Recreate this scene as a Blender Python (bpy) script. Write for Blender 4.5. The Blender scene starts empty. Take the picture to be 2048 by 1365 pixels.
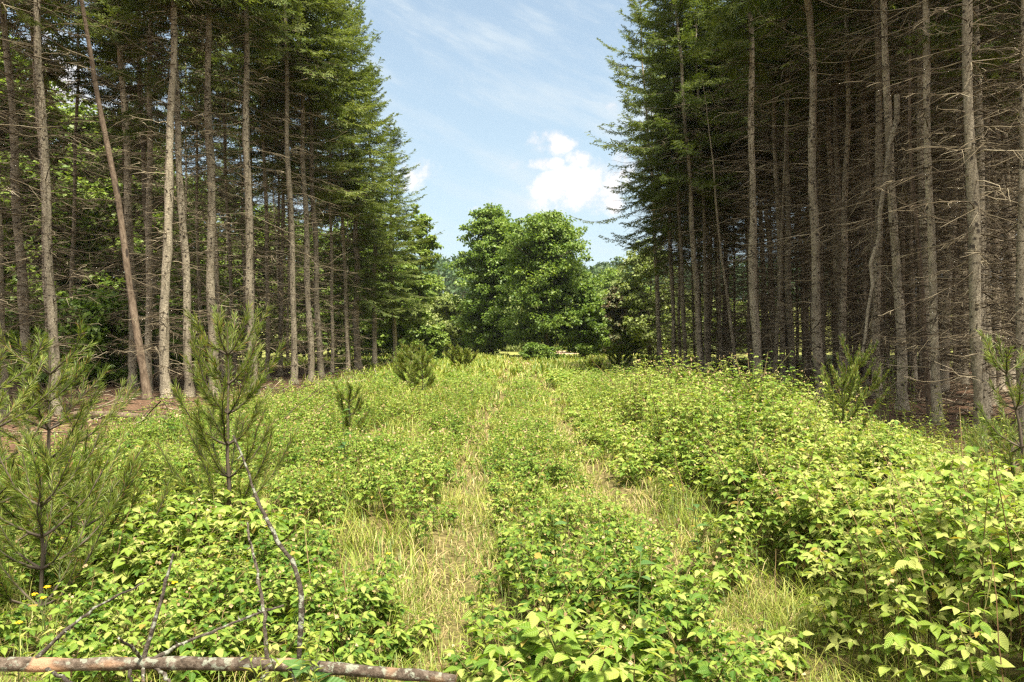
import bpy, math
import numpy as np
from mathutils import Vector, Matrix

rng = np.random.default_rng(7)
R = math.radians
FPX = 1593.0          # focal length in pixels of the 2048 wide photograph (28 mm on 36 mm)
HZ = 672.0            # horizon row
EYE = 1.6
scn = bpy.context.scene
col = scn.collection

# ------------------------------------------------------------------ basics
def nrm(a):
    return a / np.maximum(np.linalg.norm(a, axis=-1, keepdims=True), 1e-9)

_tab = np.random.default_rng(99).random((256, 256))
def vnoise(x, y, s=1.0, o=0):
    x = np.asarray(x, float) / s + 37.3 * o + 1000; y = np.asarray(y, float) / s + 11.7 * o + 1000
    xi = np.floor(x).astype(int); yi = np.floor(y).astype(int)
    fx = x - xi; fy = y - yi
    fx = fx * fx * (3 - 2 * fx); fy = fy * fy * (3 - 2 * fy)
    t = lambda a, b: _tab[a % 256, b % 256]
    return (t(xi, yi) * (1 - fx) + t(xi + 1, yi) * fx) * (1 - fy) + (t(xi, yi + 1) * (1 - fx) + t(xi + 1, yi + 1) * fx) * fy

def sstep(a, b, x):
    t = np.clip((np.asarray(x, float) - a) / (b - a), 0, 1)
    return t * t * (3 - 2 * t)

RUT_L = lambda y: -0.52 + 0.12 * np.sin(y * 0.35) + 0.008 * y
RUT_R = lambda y: 1.22 + 0.12 * np.sin(y * 0.31 + 1.0) - 0.012 * y

def gh(x, y):
    """ground height"""
    x = np.asarray(x, float); y = np.asarray(y, float)
    h = 0.10 * (vnoise(x, y, 2.2, 1) - .5) + 0.05 * (vnoise(x, y, .7, 2) - .5)
    near = 1 - sstep(30, 55, y)
    for c in (RUT_L(y), RUT_R(y)):
        h = h - near * 0.07 * np.exp(-((x - c) / 0.22) ** 2)
    h = h + 0.12 * sstep(5.0, 7.5, np.abs(x)) * near
    far = np.hypot(x, y)
    h = h + 17 * sstep(95, 330, y + 0.10 * np.abs(x - 20)) + 2.5 * (vnoise(x, y, 60, 3) - .5) * sstep(80, 160, far)
    return h

def at(u, v, Y):
    return np.array([(u - 1024) * Y / FPX, Y, EYE + (HZ - v) * Y / FPX])

# ------------------------------------------------------------------ mesh builder
class MB:
    def __init__(s):
        s.v = []; s.f = []; s.l = []; s.n = 0
    def add(s, v, f, mat=0, luv=None):
        v = np.asarray(v, float).reshape(-1, 3); f = np.asarray(f, np.int64)
        s.v.append(v); s.f.append((f + s.n, mat))
        s.l.append(np.zeros((len(v), 3)) if luv is None else np.asarray(luv, float).reshape(-1, 3))
        s.n += len(v)
    def mesh(s, name, mats, smooth=False, luv=False):
        me = bpy.data.meshes.new(name)
        V = np.concatenate(s.v)
        me.vertices.add(len(V)); me.vertices.foreach_set('co', V.astype(np.float32).ravel())
        tot = np.concatenate([np.full(len(f), f.shape[1]) for f, _ in s.f])
        mi = np.concatenate([np.full(len(f), m) for f, m in s.f])
        lp = np.concatenate([f.ravel() for f, _ in s.f])
        st = np.concatenate([[0], np.cumsum(tot)[:-1]])
        me.loops.add(len(lp)); me.loops.foreach_set('vertex_index', lp.astype(np.int32))
        me.polygons.add(len(tot)); me.polygons.foreach_set('loop_start', st.astype(np.int32))
        me.polygons.foreach_set('material_index', mi.astype(np.int32))
        if smooth:
            me.polygons.foreach_set('use_smooth', np.ones(len(tot), bool))
        for m in (mats if isinstance(mats, (list, tuple)) else [mats]):
            me.materials.append(m)
        if luv:
            a = me.attributes.new('luv', 'FLOAT_VECTOR', 'POINT')
            a.data.foreach_set('vector', np.concatenate(s.l).astype(np.float32).ravel())
        me.update(calc_edges=True)
        return me

def tubes(mb, P, Rr, k=3, mat=0, cap=False):
    """many tubes at once: P (m,n,3) centre lines, Rr (m,n) radii"""
    P = np.asarray(P, float)
    if P.ndim == 2: P = P[None]
    m, n, _ = P.shape
    Rr = np.broadcast_to(np.asarray(Rr, float), (m, n))
    T = nrm(np.gradient(P, axis=1))
    mean = nrm(P[:, -1] - P[:, 0])
    ref = np.where(np.abs(mean[:, 2:3]) > .8, np.array([[1., 0, 0]]), np.array([[0, 0, 1.]]))[:, None, :]
    U = nrm(np.cross(T, np.broadcast_to(ref, T.shape))); W = np.cross(T, U)
    a = np.arange(k) * 2 * math.pi / k
    V = P[:, :, None] + Rr[:, :, None, None] * (np.cos(a)[None, None, :, None] * U[:, :, None] + np.sin(a)[None, None, :, None] * W[:, :, None])
    idx = np.arange(m * n * k).reshape(m, n, k)
    A = idx[:, :-1]; B = idx[:, 1:]
    F = np.stack([A, np.roll(A, -1, 2), np.roll(B, -1, 2), B], -1).reshape(-1, 4)
    mb.add(V, F, mat)
    if cap:
        for e in (0, n - 1):
            ring = V[:, e]; c = P[:, e][:, None]
            vv = np.concatenate([c, ring], 1)
            ff = np.array([[0, i + 1, (i + 1) % k + 1] for i in range(k)])
            mb.add(vv, (ff[None] + (np.arange(m) * (k + 1))[:, None, None]).reshape(-1, 3), mat if cap is True else cap)

def unit_dirs(n, r):
    return nrm(r.normal(size=(n, 3)))

# leaf templates: along a, across b, lift c
def _tmpl(secs, fold, droop):
    pts = [(0, 0)]; 
    for a, w in secs: pts += [(a, -w), (a, 0), (a, w)]
    pts.append((1, 0)); pts = np.array(pts)
    c = fold * np.abs(pts[:, 1]) - droop * pts[:, 0] ** 2
    f = []
    q = []
    n = len(secs)
    f += [(0, 2, 1), (0, 3, 2)]
    for i in range(n - 1):
        b = 1 + 3 * i
        q += [(b, b + 1, b + 4, b + 3), (b + 1, b + 2, b + 5, b + 4)]
    b = 1 + 3 * (n - 1); t = len(pts) - 1
    f += [(b, b + 1, t), (b + 1, b + 2, t)]
    return np.column_stack([pts, c]), np.array(f), np.array(q) if q else None
LEAF = {0: _tmpl([(.14, .20), (.34, .31), (.60, .25), (.82, .11)], .30, .24),
        1: _tmpl([(.38, .31)], .32, .24),
        2: (np.array([[0, 0, 0], [.42, -.36, .1], [.42, .36, .1], [1, 0, -.2]]), np.array([[0, 2, 1], [1, 2, 3]]), None)}

def leaves(mb, O, D, N, L, kind=1, wid=1.0, mat=0):
    """leaf blades: origin, direction, approx. normal, length"""
    t, f, q = LEAF[kind]
    D = nrm(D); S = nrm(np.cross(D, N)); N = np.cross(S, D)
    L = np.asarray(L, float).reshape(-1, 1, 1)
    wd = np.asarray(wid, float).reshape(-1, 1, 1) if np.ndim(wid) else wid
    V = O[:, None] + L * (t[None, :, 0:1] * D[:, None] + wd * t[None, :, 1:2] * S[:, None] + t[None, :, 2:3] * N[:, None])
    off = (np.arange(len(O)) * len(t))[:, None, None]
    luv = np.broadcast_to(np.column_stack([t[:, 0], t[:, 1], np.ones(len(t))])[None], V.shape)
    n0 = mb.n
    mb.add(V, (f[None] + off).reshape(-1, 3), mat, luv)
    if q is not None:
        mb.f.append(((q[None] + off).reshape(-1, 4) + n0, mat))

# ------------------------------------------------------------------ materials
def mat_new(name):
    m = bpy.data.materials.new(name); m.use_nodes = True
    nt = m.node_tree; nt.nodes.clear()
    return m, nt, nt.nodes, nt.links
def ramp(nd, stops):
    r = nd.new('ShaderNodeValToRGB')
    e = r.color_ramp.elements
    while len(e) < len(stops): e.new(.5)
    for i, (p, c) in enumerate(stops):
        e[i].position = p; e[i].color = (*c, 1)
    return r

def leaf_material(name, stops, transl=.35, brown=0.0, browncol=(.30, .17, .06), rough=.5, patch=1.5, vein=False, spec=.3, tint=(1.12, 1.15, .5)):
    m, nt, nd, lk = mat_new(name)
    geo = nd.new('ShaderNodeNewGeometry'); tc = nd.new('ShaderNodeTexCoord'); inf = nd.new('ShaderNodeObjectInfo')
    no = nd.new('ShaderNodeTexNoise'); no.inputs['Scale'].default_value = patch; no.inputs['Detail'].default_value = 3
    lk.new(tc.outputs['Object'], no.inputs['Vector'])
    mx = nd.new('ShaderNodeMath'); mx.operation = 'MULTIPLY_ADD'
    lk.new(no.outputs['Fac'], mx.inputs[0]); mx.inputs[1].default_value = 1.1; mx.inputs[2].default_value = -.55
    ad = nd.new('ShaderNodeMath'); ad.operation = 'ADD'
    lk.new(geo.outputs['Random Per Island'], ad.inputs[0]); lk.new(mx.outputs[0], ad.inputs[1])
    ob = nd.new('ShaderNodeMath'); ob.operation = 'MULTIPLY_ADD'
    lk.new(inf.outputs['Random'], ob.inputs[0]); ob.inputs[1].default_value = .3; lk.new(ad.outputs[0], ob.inputs[2])
    su = nd.new('ShaderNodeMath'); su.operation = 'SUBTRACT'; su.use_clamp = True; su.inputs[1].default_value = .15
    lk.new(ob.outputs[0], su.inputs[0])
    cr = ramp(nd, stops); lk.new(su.outputs[0], cr.inputs['Fac'])
    colr = cr.outputs['Color']
    if brown:
        wn = nd.new('ShaderNodeTexWhiteNoise'); wn.noise_dimensions = '1D'; lk.new(geo.outputs['Random Per Island'], wn.inputs['W'])
        lt_ = nd.new('ShaderNodeMath'); lt_.operation = 'LESS_THAN'; lk.new(wn.outputs['Value'], lt_.inputs[0]); lt_.inputs[1].default_value = brown
        bm = nd.new('ShaderNodeMixRGB'); lk.new(lt_.outputs[0], bm.inputs[0]); lk.new(colr, bm.inputs[1]); bm.inputs[2].default_value = (*browncol, 1); colr = bm.outputs[0]
    p = nd.new('ShaderNodeBsdfPrincipled'); p.inputs['Roughness'].default_value = rough
    p.inputs['Specular IOR Level'].default_value = spec
    if vein:
        at_ = nd.new('ShaderNodeAttribute'); at_.attribute_name = 'luv'
        sp = nd.new('ShaderNodeSeparateXYZ'); lk.new(at_.outputs['Vector'], sp.inputs[0])
        ab = nd.new('ShaderNodeMath'); ab.operation = 'ABSOLUTE'; lk.new(sp.outputs['Y'], ab.inputs[0])
        # side veins run forward from the midrib
        v1 = nd.new('ShaderNodeMath'); v1.operation = 'MULTIPLY_ADD'
        lk.new(ab.outputs[0], v1.inputs[0]); v1.inputs[1].default_value = -.7; lk.new(sp.outputs['X'], v1.inputs[2])
        v2 = nd.new('ShaderNodeMath'); v2.operation = 'MULTIPLY'; v2.inputs[1].default_value = 48
        lk.new(v1.outputs[0], v2.inputs[0])
        v3 = nd.new('ShaderNodeMath'); v3.operation = 'COSINE'; lk.new(v2.outputs[0], v3.inputs[0])
        bp = nd.new('ShaderNodeBump'); bp.inputs['Strength'].default_value = .45; bp.inputs['Distance'].default_value = .004
        lk.new(v3.outputs[0], bp.inputs['Height']); lk.new(bp.outputs[0], p.inputs['Normal'])
        mr = nd.new('ShaderNodeMapRange'); lk.new(ab.outputs[0], mr.inputs['Value'])
        mr.inputs['From Min'].default_value = 0; mr.inputs['From Max'].default_value = .05
        mr.inputs['To Min'].default_value = .3; mr.inputs['To Max'].default_value = 0
        mm = nd.new('ShaderNodeMath'); mm.operation = 'MULTIPLY'; lk.new(mr.outputs[0], mm.inputs[0]); lk.new(sp.outputs['Z'], mm.inputs[1])
        mc = nd.new('ShaderNodeMixRGB'); lk.new(mm.outputs[0], mc.inputs[0]); lk.new(colr, mc.inputs[1]); mc.inputs[2].default_value = (.28, .36, .14, 1)
        colr = mc.outputs[0]
    lk.new(colr, p.inputs['Base Color'])
    tr = nd.new('ShaderNodeBsdfTranslucent')
    tm = nd.new('ShaderNodeMixRGB'); tm.blend_type = 'MULTIPLY'; tm.inputs[0].default_value = 1
    lk.new(colr, tm.inputs[1]); tm.inputs[2].default_value = (*tint, 1); lk.new(tm.outputs[0], tr.inputs['Color'])
    ms = nd.new('ShaderNodeMixShader'); ms.inputs[0].default_value = transl
    lk.new(p.outputs[0], ms.inputs[1]); lk.new(tr.outputs[0], ms.inputs[2])
    o = nd.new('ShaderNodeOutputMaterial'); lk.new(ms.outputs[0], o.inputs['Surface'])
    return m

def bark_material(name, dark, mid, light, fleck=9.0, knots=True, lichen=None, patchcol=None, bump=.6, stretch=.35):
    m, nt, nd, lk = mat_new(name)
    tc = nd.new('ShaderNodeTexCoord'); inf = nd.new('ShaderNodeObjectInfo')
    mp = nd.new('ShaderNodeMapping'); mp.inputs['Scale'].default_value = (1, 1, stretch)
    lk.new(tc.outputs['Object'], mp.inputs['Vector'])
    of = nd.new('ShaderNodeVectorMath'); of.operation = 'ADD'
    rv = nd.new('ShaderNodeMath'); rv.operation = 'MULTIPLY'; rv.inputs[1].default_value = 50; lk.new(inf.outputs['Random'], rv.inputs[0])
    cb = nd.new('ShaderNodeCombineXYZ'); lk.new(rv.outputs[0], cb.inputs[2]); lk.new(mp.outputs[0], of.inputs[0]); lk.new(cb.outputs[0], of.inputs[1])
    n1 = nd.new('ShaderNodeTexNoise'); n1.inputs['Scale'].default_value = fleck; n1.inputs['Detail'].default_value = 6; n1.inputs['Roughness'].default_value = .7
    lk.new(of.outputs[0], n1.inputs['Vector'])
    n2 = nd.new('ShaderNodeTexNoise'); n2.inputs['Scale'].default_value = 1.3; n2.inputs['Detail'].default_value = 3
    lk.new(of.outputs[0], n2.inputs['Vector'])
    c1 = ramp(nd, [(.28, dark), (.5, mid), (.72, light)]); lk.new(n1.outputs['Fac'], c1.inputs['Fac'])
    colr = c1.outputs[0]
    def mix(fac, c, b=None):
        nonlocal colr
        x = nd.new('ShaderNodeMixRGB'); lk.new(fac, x.inputs[0]); lk.new(colr, x.inputs[1])
        x.inputs[2].default_value = (*c, 1); colr = x.outputs[0]
    # large tonal patches
    c2 = ramp(nd, [(.45, (0, 0, 0)), (.7, (.55, .55, .55))]); lk.new(n2.outputs['Fac'], c2.inputs['Fac'])
    mix(c2.outputs[0], tuple(.55 * (a + b) / 2 for a, b in zip(dark, mid)))
    if knots:
        vo = nd.new('ShaderNodeTexVoronoi'); vo.inputs['Scale'].default_value = 8.0
        lk.new(of.outputs[0], vo.inputs['Vector'])
        dv = nd.new('ShaderNodeMath'); dv.operation = 'ADD'; lk.new(vo.outputs['Distance'], dv.inputs[0])
        n5 = nd.new('ShaderNodeTexNoise'); n5.inputs['Scale'].default_value = 5; n5.inputs['Detail'].default_value = 4; lk.new(of.outputs[0], n5.inputs['Vector'])
        m5 = nd.new('ShaderNodeMath'); m5.operation = 'MULTIPLY_ADD'; lk.new(n5.outputs['Fac'], m5.inputs[0]); m5.inputs[1].default_value = 1.6; m5.inputs[2].default_value = -.72
        lk.new(m5.outputs[0], dv.inputs[1])
        ck = ramp(nd, [(.14, (.9, .9, .9)), (.30, (0, 0, 0))]); lk.new(dv.outputs[0], ck.inputs['Fac'])
        mix(ck.outputs[0], (.03, .024, .02))
    if lichen:
        n3 = nd.new('ShaderNodeTexNoise'); n3.inputs['Scale'].default_value = 34; n3.inputs['Detail'].default_value = 5
        lk.new(tc.outputs['Object'], n3.inputs['Vector'])
        cl = ramp(nd, [(.55, (0, 0, 0)), (.60, (1, 1, 1))]); lk.new(n3.outputs['Fac'], cl.inputs['Fac'])
        mix(cl.outputs[0], lichen)
    if patchcol:
        n4 = nd.new('ShaderNodeTexNoise'); n4.inputs['Scale'].default_value = 3.2; n4.inputs['Detail'].default_value = 2
        lk.new(tc.outputs['Object'], n4.inputs['Vector'])
        cp = ramp(nd, [(.55, (0, 0, 0)), (.60, (1, 1, 1))]); lk.new(n4.outputs['Fac'], cp.inputs['Fac'])
        mix(cp.outputs[0], patchcol)
    # per-tree brightness
    hs = nd.new('ShaderNodeHueSaturation'); lk.new(colr, hs.inputs['Color'])
    rm = nd.new('ShaderNodeMapRange'); lk.new(inf.outputs['Random'], rm.inputs['Value']); rm.inputs['To Min'].default_value = .75; rm.inputs['To Max'].default_value = 1.2
    lk.new(rm.outputs[0], hs.inputs['Value'])
    p = nd.new('ShaderNodeBsdfPrincipled'); p.inputs['Roughness'].default_value = .9; p.inputs['Specular IOR Level'].default_value = .15
    lk.new(hs.outputs[0], p.inputs['Base Color'])
    bp = nd.new('ShaderNodeBump'); bp.inputs['Strength'].default_value = bump; bp.inputs['Distance'].default_value = .02
    lk.new(n1.outputs['Fac'], bp.inputs['Height']); lk.new(bp.outputs[0], p.inputs['Normal'])
    o = nd.new('ShaderNodeOutputMaterial'); lk.new(p.outputs[0], o.inputs['Surface'])
    return m

def plain(name, stops, rough=.8, scale=6.0, isl=True):
    m, nt, nd, lk = mat_new(name)
    tc = nd.new('ShaderNodeTexCoord'); no = nd.new('ShaderNodeTexNoise'); no.inputs['Scale'].default_value = scale; no.inputs['Detail'].default_value = 4
    lk.new(tc.outputs['Object'], no.inputs['Vector'])
    f = no.outputs['Fac']
    if isl:
        g = nd.new('ShaderNodeNewGeometry'); a = nd.new('ShaderNodeMath'); a.operation = 'MULTIPLY_ADD'; a.use_clamp = True
        lk.new(g.outputs['Random Per Island'], a.inputs[0]); a.inputs[1].default_value = .7
        b = nd.new('ShaderNodeMath'); b.operation = 'MULTIPLY_ADD'; b.inputs[1].default_value = .9; b.inputs[2].default_value = -.3
        lk.new(f, b.inputs[0]); lk.new(b.outputs[0], a.inputs[2]); f = a.outputs[0]
    c = ramp(nd, stops); lk.new(f, c.inputs['Fac'])
    p = nd.new('ShaderNodeBsdfPrincipled'); p.inputs['Roughness'].default_value = rough; p.inputs['Specular IOR Level'].default_value = .2
    lk.new(c.outputs[0], p.inputs['Base Color'])
    o = nd.new('ShaderNodeOutputMaterial'); lk.new(p.outputs[0], o.inputs['Surface'])
    return m

M = {}
M['rasp'] = leaf_material('raspberry_leaf', [(0, (.062, .140, .016)), (.35, (.155, .248, .028)), (.7, (.260, .340, .055)), (1, (.38, .41, .115))], .38, rough=.55, patch=.9, vein=True, spec=.25, brown=.014, browncol=(.36, .27, .06))
M['herb'] = leaf_material('broad_herb_leaf', [(0, (.05, .12, .03)), (1, (.11, .2, .055))], .35, rough=.45, patch=2, vein=True)
M['spruce'] = leaf_material('spruce_needles', [(0, (.062, .094, .023)), (.5, (.118, .155, .038)), (1, (.20, .23, .068))], .35, rough=.7, patch=.5, spec=.2)
M['pine'] = leaf_material('pine_needles', [(0, (.07, .115, .018)), (.5, (.135, .19, .028)), (1, (.27, .30, .065))], .3, rough=.45, patch=3, spec=.35, brown=.07, browncol=(.26, .15, .06))
M['maple'] = leaf_material('dark_broad_leaves', [(0, (.07, .13, .020)), (.5, (.13, .205, .034)), (1, (.21, .28, .055))], .4, rough=.45, patch=.35)
M['mid'] = leaf_material('light_broad_leaves', [(0, (.085, .150, .024)), (.5, (.150, .225, .038)), (1, (.23, .295, .065))], .4, rough=.5, patch=.35)
M['bright'] = leaf_material('bright_broad_leaves', [(0, (.10, .165, .028)), (.5, (.165, .24, .042)), (1, (.24, .30, .07))], .4, rough=.45, patch=.35)
M['pale'] = leaf_material('pale_shrub_leaves', [(0, (.14, .19, .045)), (.5, (.215, .265, .08)), (1, (.30, .33, .12))], .35, rough=.5, patch=.6)
M['rust'] = leaf_material('sparse_pine_needles', [(0, (.08, .10, .035)), (.6, (.12, .12, .05)), (1, (.18, .12, .07))], .2, rough=.6, patch=.6)
M['far'] = leaf_material('far_wood_leaves', [(0, (.028, .060, .022)), (.5, (.05, .09, .03)), (1, (.09, .13, .04))], .25, rough=.6, patch=.03)
M['bark'] = bark_material('spruce_bark', (.050, .039, .026), (.285, .247, .180), (.50, .445, .335), 24, stretch=1.3)
M['redbark'] = bark_material('bare_red_brown_bark', (.05, .035, .024), (.155, .115, .080), (.26, .205, .148), 20, knots=True)
M['twig'] = plain('dead_twig_wood', [(0, (.022, .016, .009)), (.5, (.06, .045, .027)), (.75, (.21, .172, .11)), (1, (.50, .435, .31))], .9, 1.5)
M['limb'] = plain('limb_bark', [(0, (.035, .028, .02)), (1, (.12, .095, .07))], .9, 3)
M['cane'] = plain('cane_stem', [(0, (.10, .05, .025)), (.5, (.13, .13, .04)), (1, (.22, .13, .07))], .6, 8)
M['deadcane'] = plain('dead_cane', [(0, (.09, .045, .022)), (.6, (.20, .12, .06)), (1, (.36, .27, .14))], .8, 5)
M['bud'] = plain('dry_flower_heads', [(0, (.20, .13, .06)), (1, (.38, .30, .16))], .8, 8)
M['log'] = bark_material('lichen_log_bark', (.028, .021, .015), (.13, .098, .072), (.30, .25, .20), 34, knots=False, lichen=(.25, .26, .20), patchcol=(.42, .25, .15), bump=.9, stretch=1)
M['oldlog'] = bark_material('fallen_log_bark', (.045, .032, .022), (.135, .098, .068), (.24, .19, .135), 18)
M['branchbark'] = bark_material('lichen_branch_bark', (.022, .017, .013), (.085, .068, .052), (.20, .175, .14), 40, knots=False, lichen=(.27, .28, .22), bump=.9, stretch=1)
M['endwood'] = plain('broken_wood', [(0, (.22, .10, .05)), (1, (.38, .22, .12))], .9, 30)
M['grass'] = leaf_material('green_grass', [(0, (.09, .155, .016)), (.55, (.20, .25, .034)), (1, (.36, .34, .09))], .3, rough=.5, patch=.9)
M['straw'] = plain('dry_grass', [(0, (.20, .14, .06)), (.5, (.34, .26, .12)), (1, (.48, .40, .21))], .7, 3)
M['petal'] = plain('yellow_petals', [(0, (.75, .42, .01)), (1, (.85, .58, .03))], .5, 20)
M['stem'] = plain('green_stem', [(0, (.07, .11, .03)), (1, (.14, .17, .05))], .6, 10)

def ground_material():
    m, nt, nd, lk = mat_new('forest_ground')
    tc = nd.new('ShaderNodeTexCoord'); sp = nd.new('ShaderNodeSeparateXYZ'); lk.new(tc.outputs['Object'], sp.inputs[0])
    def N(scale, det=5):
        n = nd.new('ShaderNodeTexNoise'); n.inputs['Scale'].default_value = scale; n.inputs['Detail'].default_value = det; n.inputs['Roughness'].default_value = .65
        lk.new(tc.outputs['Object'], n.inputs['Vector']); return n.outputs['Fac']
    def mth(op, a, b=None, c=None, clamp=False):
        x = nd.new('ShaderNodeMath'); x.operation = op; x.use_clamp = clamp
        for i, q in enumerate((a, b, c)):
            if q is None: continue
            if isinstance(q, (int, float)): x.inputs[i].default_value = q
            else: lk.new(q, x.inputs[i])
        return x.outputs[0]
    def rng_(v, a, b):
        x = nd.new('ShaderNodeMapRange'); x.interpolation_type = 'SMOOTHSTEP'; lk.new(v, x.inputs['Value']); x.inputs['From Min'].default_value = a; x.inputs['From Max'].default_value = b
        return x.outputs[0]
    def mix(f, a, b):
        x = nd.new('ShaderNodeMixRGB'); lk.new(f, x.inputs[0]); lk.new(a, x.inputs[1]); lk.new(b, x.inputs[2]); return x.outputs[0]
    X, Y = sp.outputs['X'], sp.outputs['Y']
    fine = N(22); med = N(3.0); big = N(.25, 3)
    litter = ramp(nd, [(.3, (.035, .020, .012)), (.48, (.095, .056, .034)), (.6, (.17, .105, .066)), (.75, (.32, .23, .15))]); lk.new(fine, litter.inputs['Fac'])
    soil = ramp(nd, [(.3, (.045, .035, .016)), (.5, (.115, .095, .038)), (.7, (.22, .18, .075))]); lk.new(fine, soil.inputs['Fac'])
    mead = ramp(nd, [(.3, (.10, .13, .03)), (.5, (.19, .20, .055)), (.72, (.30, .26, .10))]); lk.new(med, mead.inputs['Fac'])
    sand = ramp(nd, [(.3, (.28, .18, .12)), (.7, (.48, .33, .24))]); lk.new(fine, sand.inputs['Fac'])
    edge = mth('ADD', mth('ABSOLUTE', mth('SUBTRACT', X, .1)), mth('MULTIPLY_ADD', med, 2.0, -1.0))
    stand = mth('MULTIPLY', rng_(edge, 5.2, 6.6), mth('SUBTRACT', 1.0, rng_(mth('ADD', Y, mth('MULTIPLY', big, 4.0)), 40, 46)))
    c = mix(stand, soil.outputs[0], litter.outputs[0])
    c = mix(mth('MULTIPLY', rng_(Y, 34, 46), rng_(mth('ABSOLUTE', X), 0.0, 5)), c, mead.outputs[0])
    c = mix(rng_(Y, 44, 60), c, mead.outputs[0])
    # bare sandy patch beyond the right stand and at the far end of the track
    def blob(x0, y0, rx, ry):
        dx = mth('DIVIDE', mth('SUBTRACT', X, x0), rx); dy = mth('DIVIDE', mth('SUBTRACT', Y, y0), ry)
        d = mth('ADD', mth('MULTIPLY', dx, dx), mth('MULTIPLY', dy, dy))
        return mth('SUBTRACT', 1.0, rng_(mth('ADD', d, mth('MULTIPLY_ADD', med, 1.2, -.6)), .6, 1.1))
    for b in ((9.0, 47, 4.5, 5), (0.4, 46, 1.0, 4.0), (4.2, 76, 3, 8)):
        c = mix(blob(*b), c, sand.outputs[0])
    p = nd.new('ShaderNodeBsdfPrincipled'); p.inputs['Roughness'].default_value = .95; p.inputs['Specular IOR Level'].default_value = .1
    lk.new(c, p.inputs['Base Color'])
    bp = nd.new('ShaderNodeBump'); bp.inputs['Strength'].default_value = .8; bp.inputs['Distance'].default_value = .03
    lk.new(fine, bp.inputs['Height']); lk.new(bp.outputs[0], p.inputs['Normal'])
    o = nd.new('ShaderNodeOutputMaterial'); lk.new(p.outputs[0], o.inputs['Surface'])
    return m
M['ground'] = ground_material()

# ------------------------------------------------------------------ object helpers
def link(name, me, parent=None, mtx=None):
    o = bpy.data.objects.new(name, me); col.objects.link(o)
    if parent: o.parent = parent
    if mtx is not None: o.matrix_basis = mtx
    return o
def tag(o, label=None, cat=None, group=None, kind=None):
    if label: o['label'] = label
    if cat: o['category'] = cat
    if group: o['group'] = group
    if kind: o['kind'] = kind
    return o
def empty(name, loc, label, cat, group=None, rot=None):
    o = bpy.data.objects.new(name, None); col.objects.link(o)
    o.empty_display_size = .2
    o.location = loc
    if rot is not None: o.rotation_euler = rot
    return tag(o, label, cat, group)

# ------------------------------------------------------------------ ground
def build_ground():
    xs = np.unique(np.concatenate([np.arange(-9, 9.01, .2), np.arange(-40, 41, 1.0), np.arange(-300, 301, 12.), np.arange(-1600, 1601, 100.)]))
    ys = np.unique(np.concatenate([np.arange(0, 26, .22), np.arange(-20, 80, 1.0), np.arange(-300, 420, 10.), np.arange(-1600, 1601, 100.)]))
    X, Y = np.meshgrid(xs, ys)
    V = np.stack([X, Y, gh(X, Y)], -1)
    i = np.arange(len(ys) * len(xs)).reshape(len(ys), len(xs))
    F = np.stack([i[:-1, :-1], i[:-1, 1:], i[1:, 1:], i[1:, :-1]], -1).reshape(-1, 4)
    mb = MB(); mb.add(V, F)
    g = link('ground', mb.mesh('ground', M['ground'], True))
    tag(g, 'forest clearing ground with two faint wheel tracks and brown needle litter under the trees', 'ground', kind='structure')
build_ground()

# ------------------------------------------------------------------ spruce prototypes
TH = 19.0
def trunk_mesh(name, r, mat, H=TH, r0=.125, stubs=70, wig=.05, top=None, k=12):
    mb = MB(); n = 46
    top = top or H
    z = np.concatenate([[-.25, 0, .08, .2, .4], np.linspace(.7, top, n - 5)])
    ph = r.random(4) * 6.28
    cx = wig * (np.sin(z * .55 + ph[0]) + .5 * np.sin(z * 1.5 + ph[1])); cy = wig * (np.sin(z * .5 + ph[2]) + .5 * np.sin(z * 1.4 + ph[3]))
    rad = r0 * np.clip(1 - z / (H + .5), .02, 1) ** .75 * (1 + .45 * np.exp(-np.clip(z, 0, 9) / .22)) * (1 + .05 * r.normal(size=n))
    P = np.column_stack([cx, cy, z])
    tubes(mb, P, rad[None], k, 0, cap=top < H)
    V = mb.v[0].reshape(n, k, 3)                        # lumpy bark outline
    V[:, :, :2] += (rad[:, None] * .09 * r.normal(size=(n, k)))[..., None] * nrm(V[:, :, :2] - P[:, None, :2])
    if stubs:
        zs = r.uniform(.5, min(top, 11), stubs); a = r.random(stubs) * 6.28
        c = np.column_stack([np.interp(zs, z, cx), np.interp(zs, z, cy), zs]); d = np.column_stack([np.cos(a), np.sin(a), r.uniform(-.2, .5, stubs)])
        rr = np.interp(zs, z, rad)[:, None]; ln = r.uniform(.02, .09, stubs)[:, None]
        Pp = np.stack([c + d * rr * .8, c + d * (rr + ln)], 1)
        tubes(mb, Pp, np.array([[.016, .007]]), 4, 1)
    return mb.mesh(name, [mat, M['limb']], True)

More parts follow.
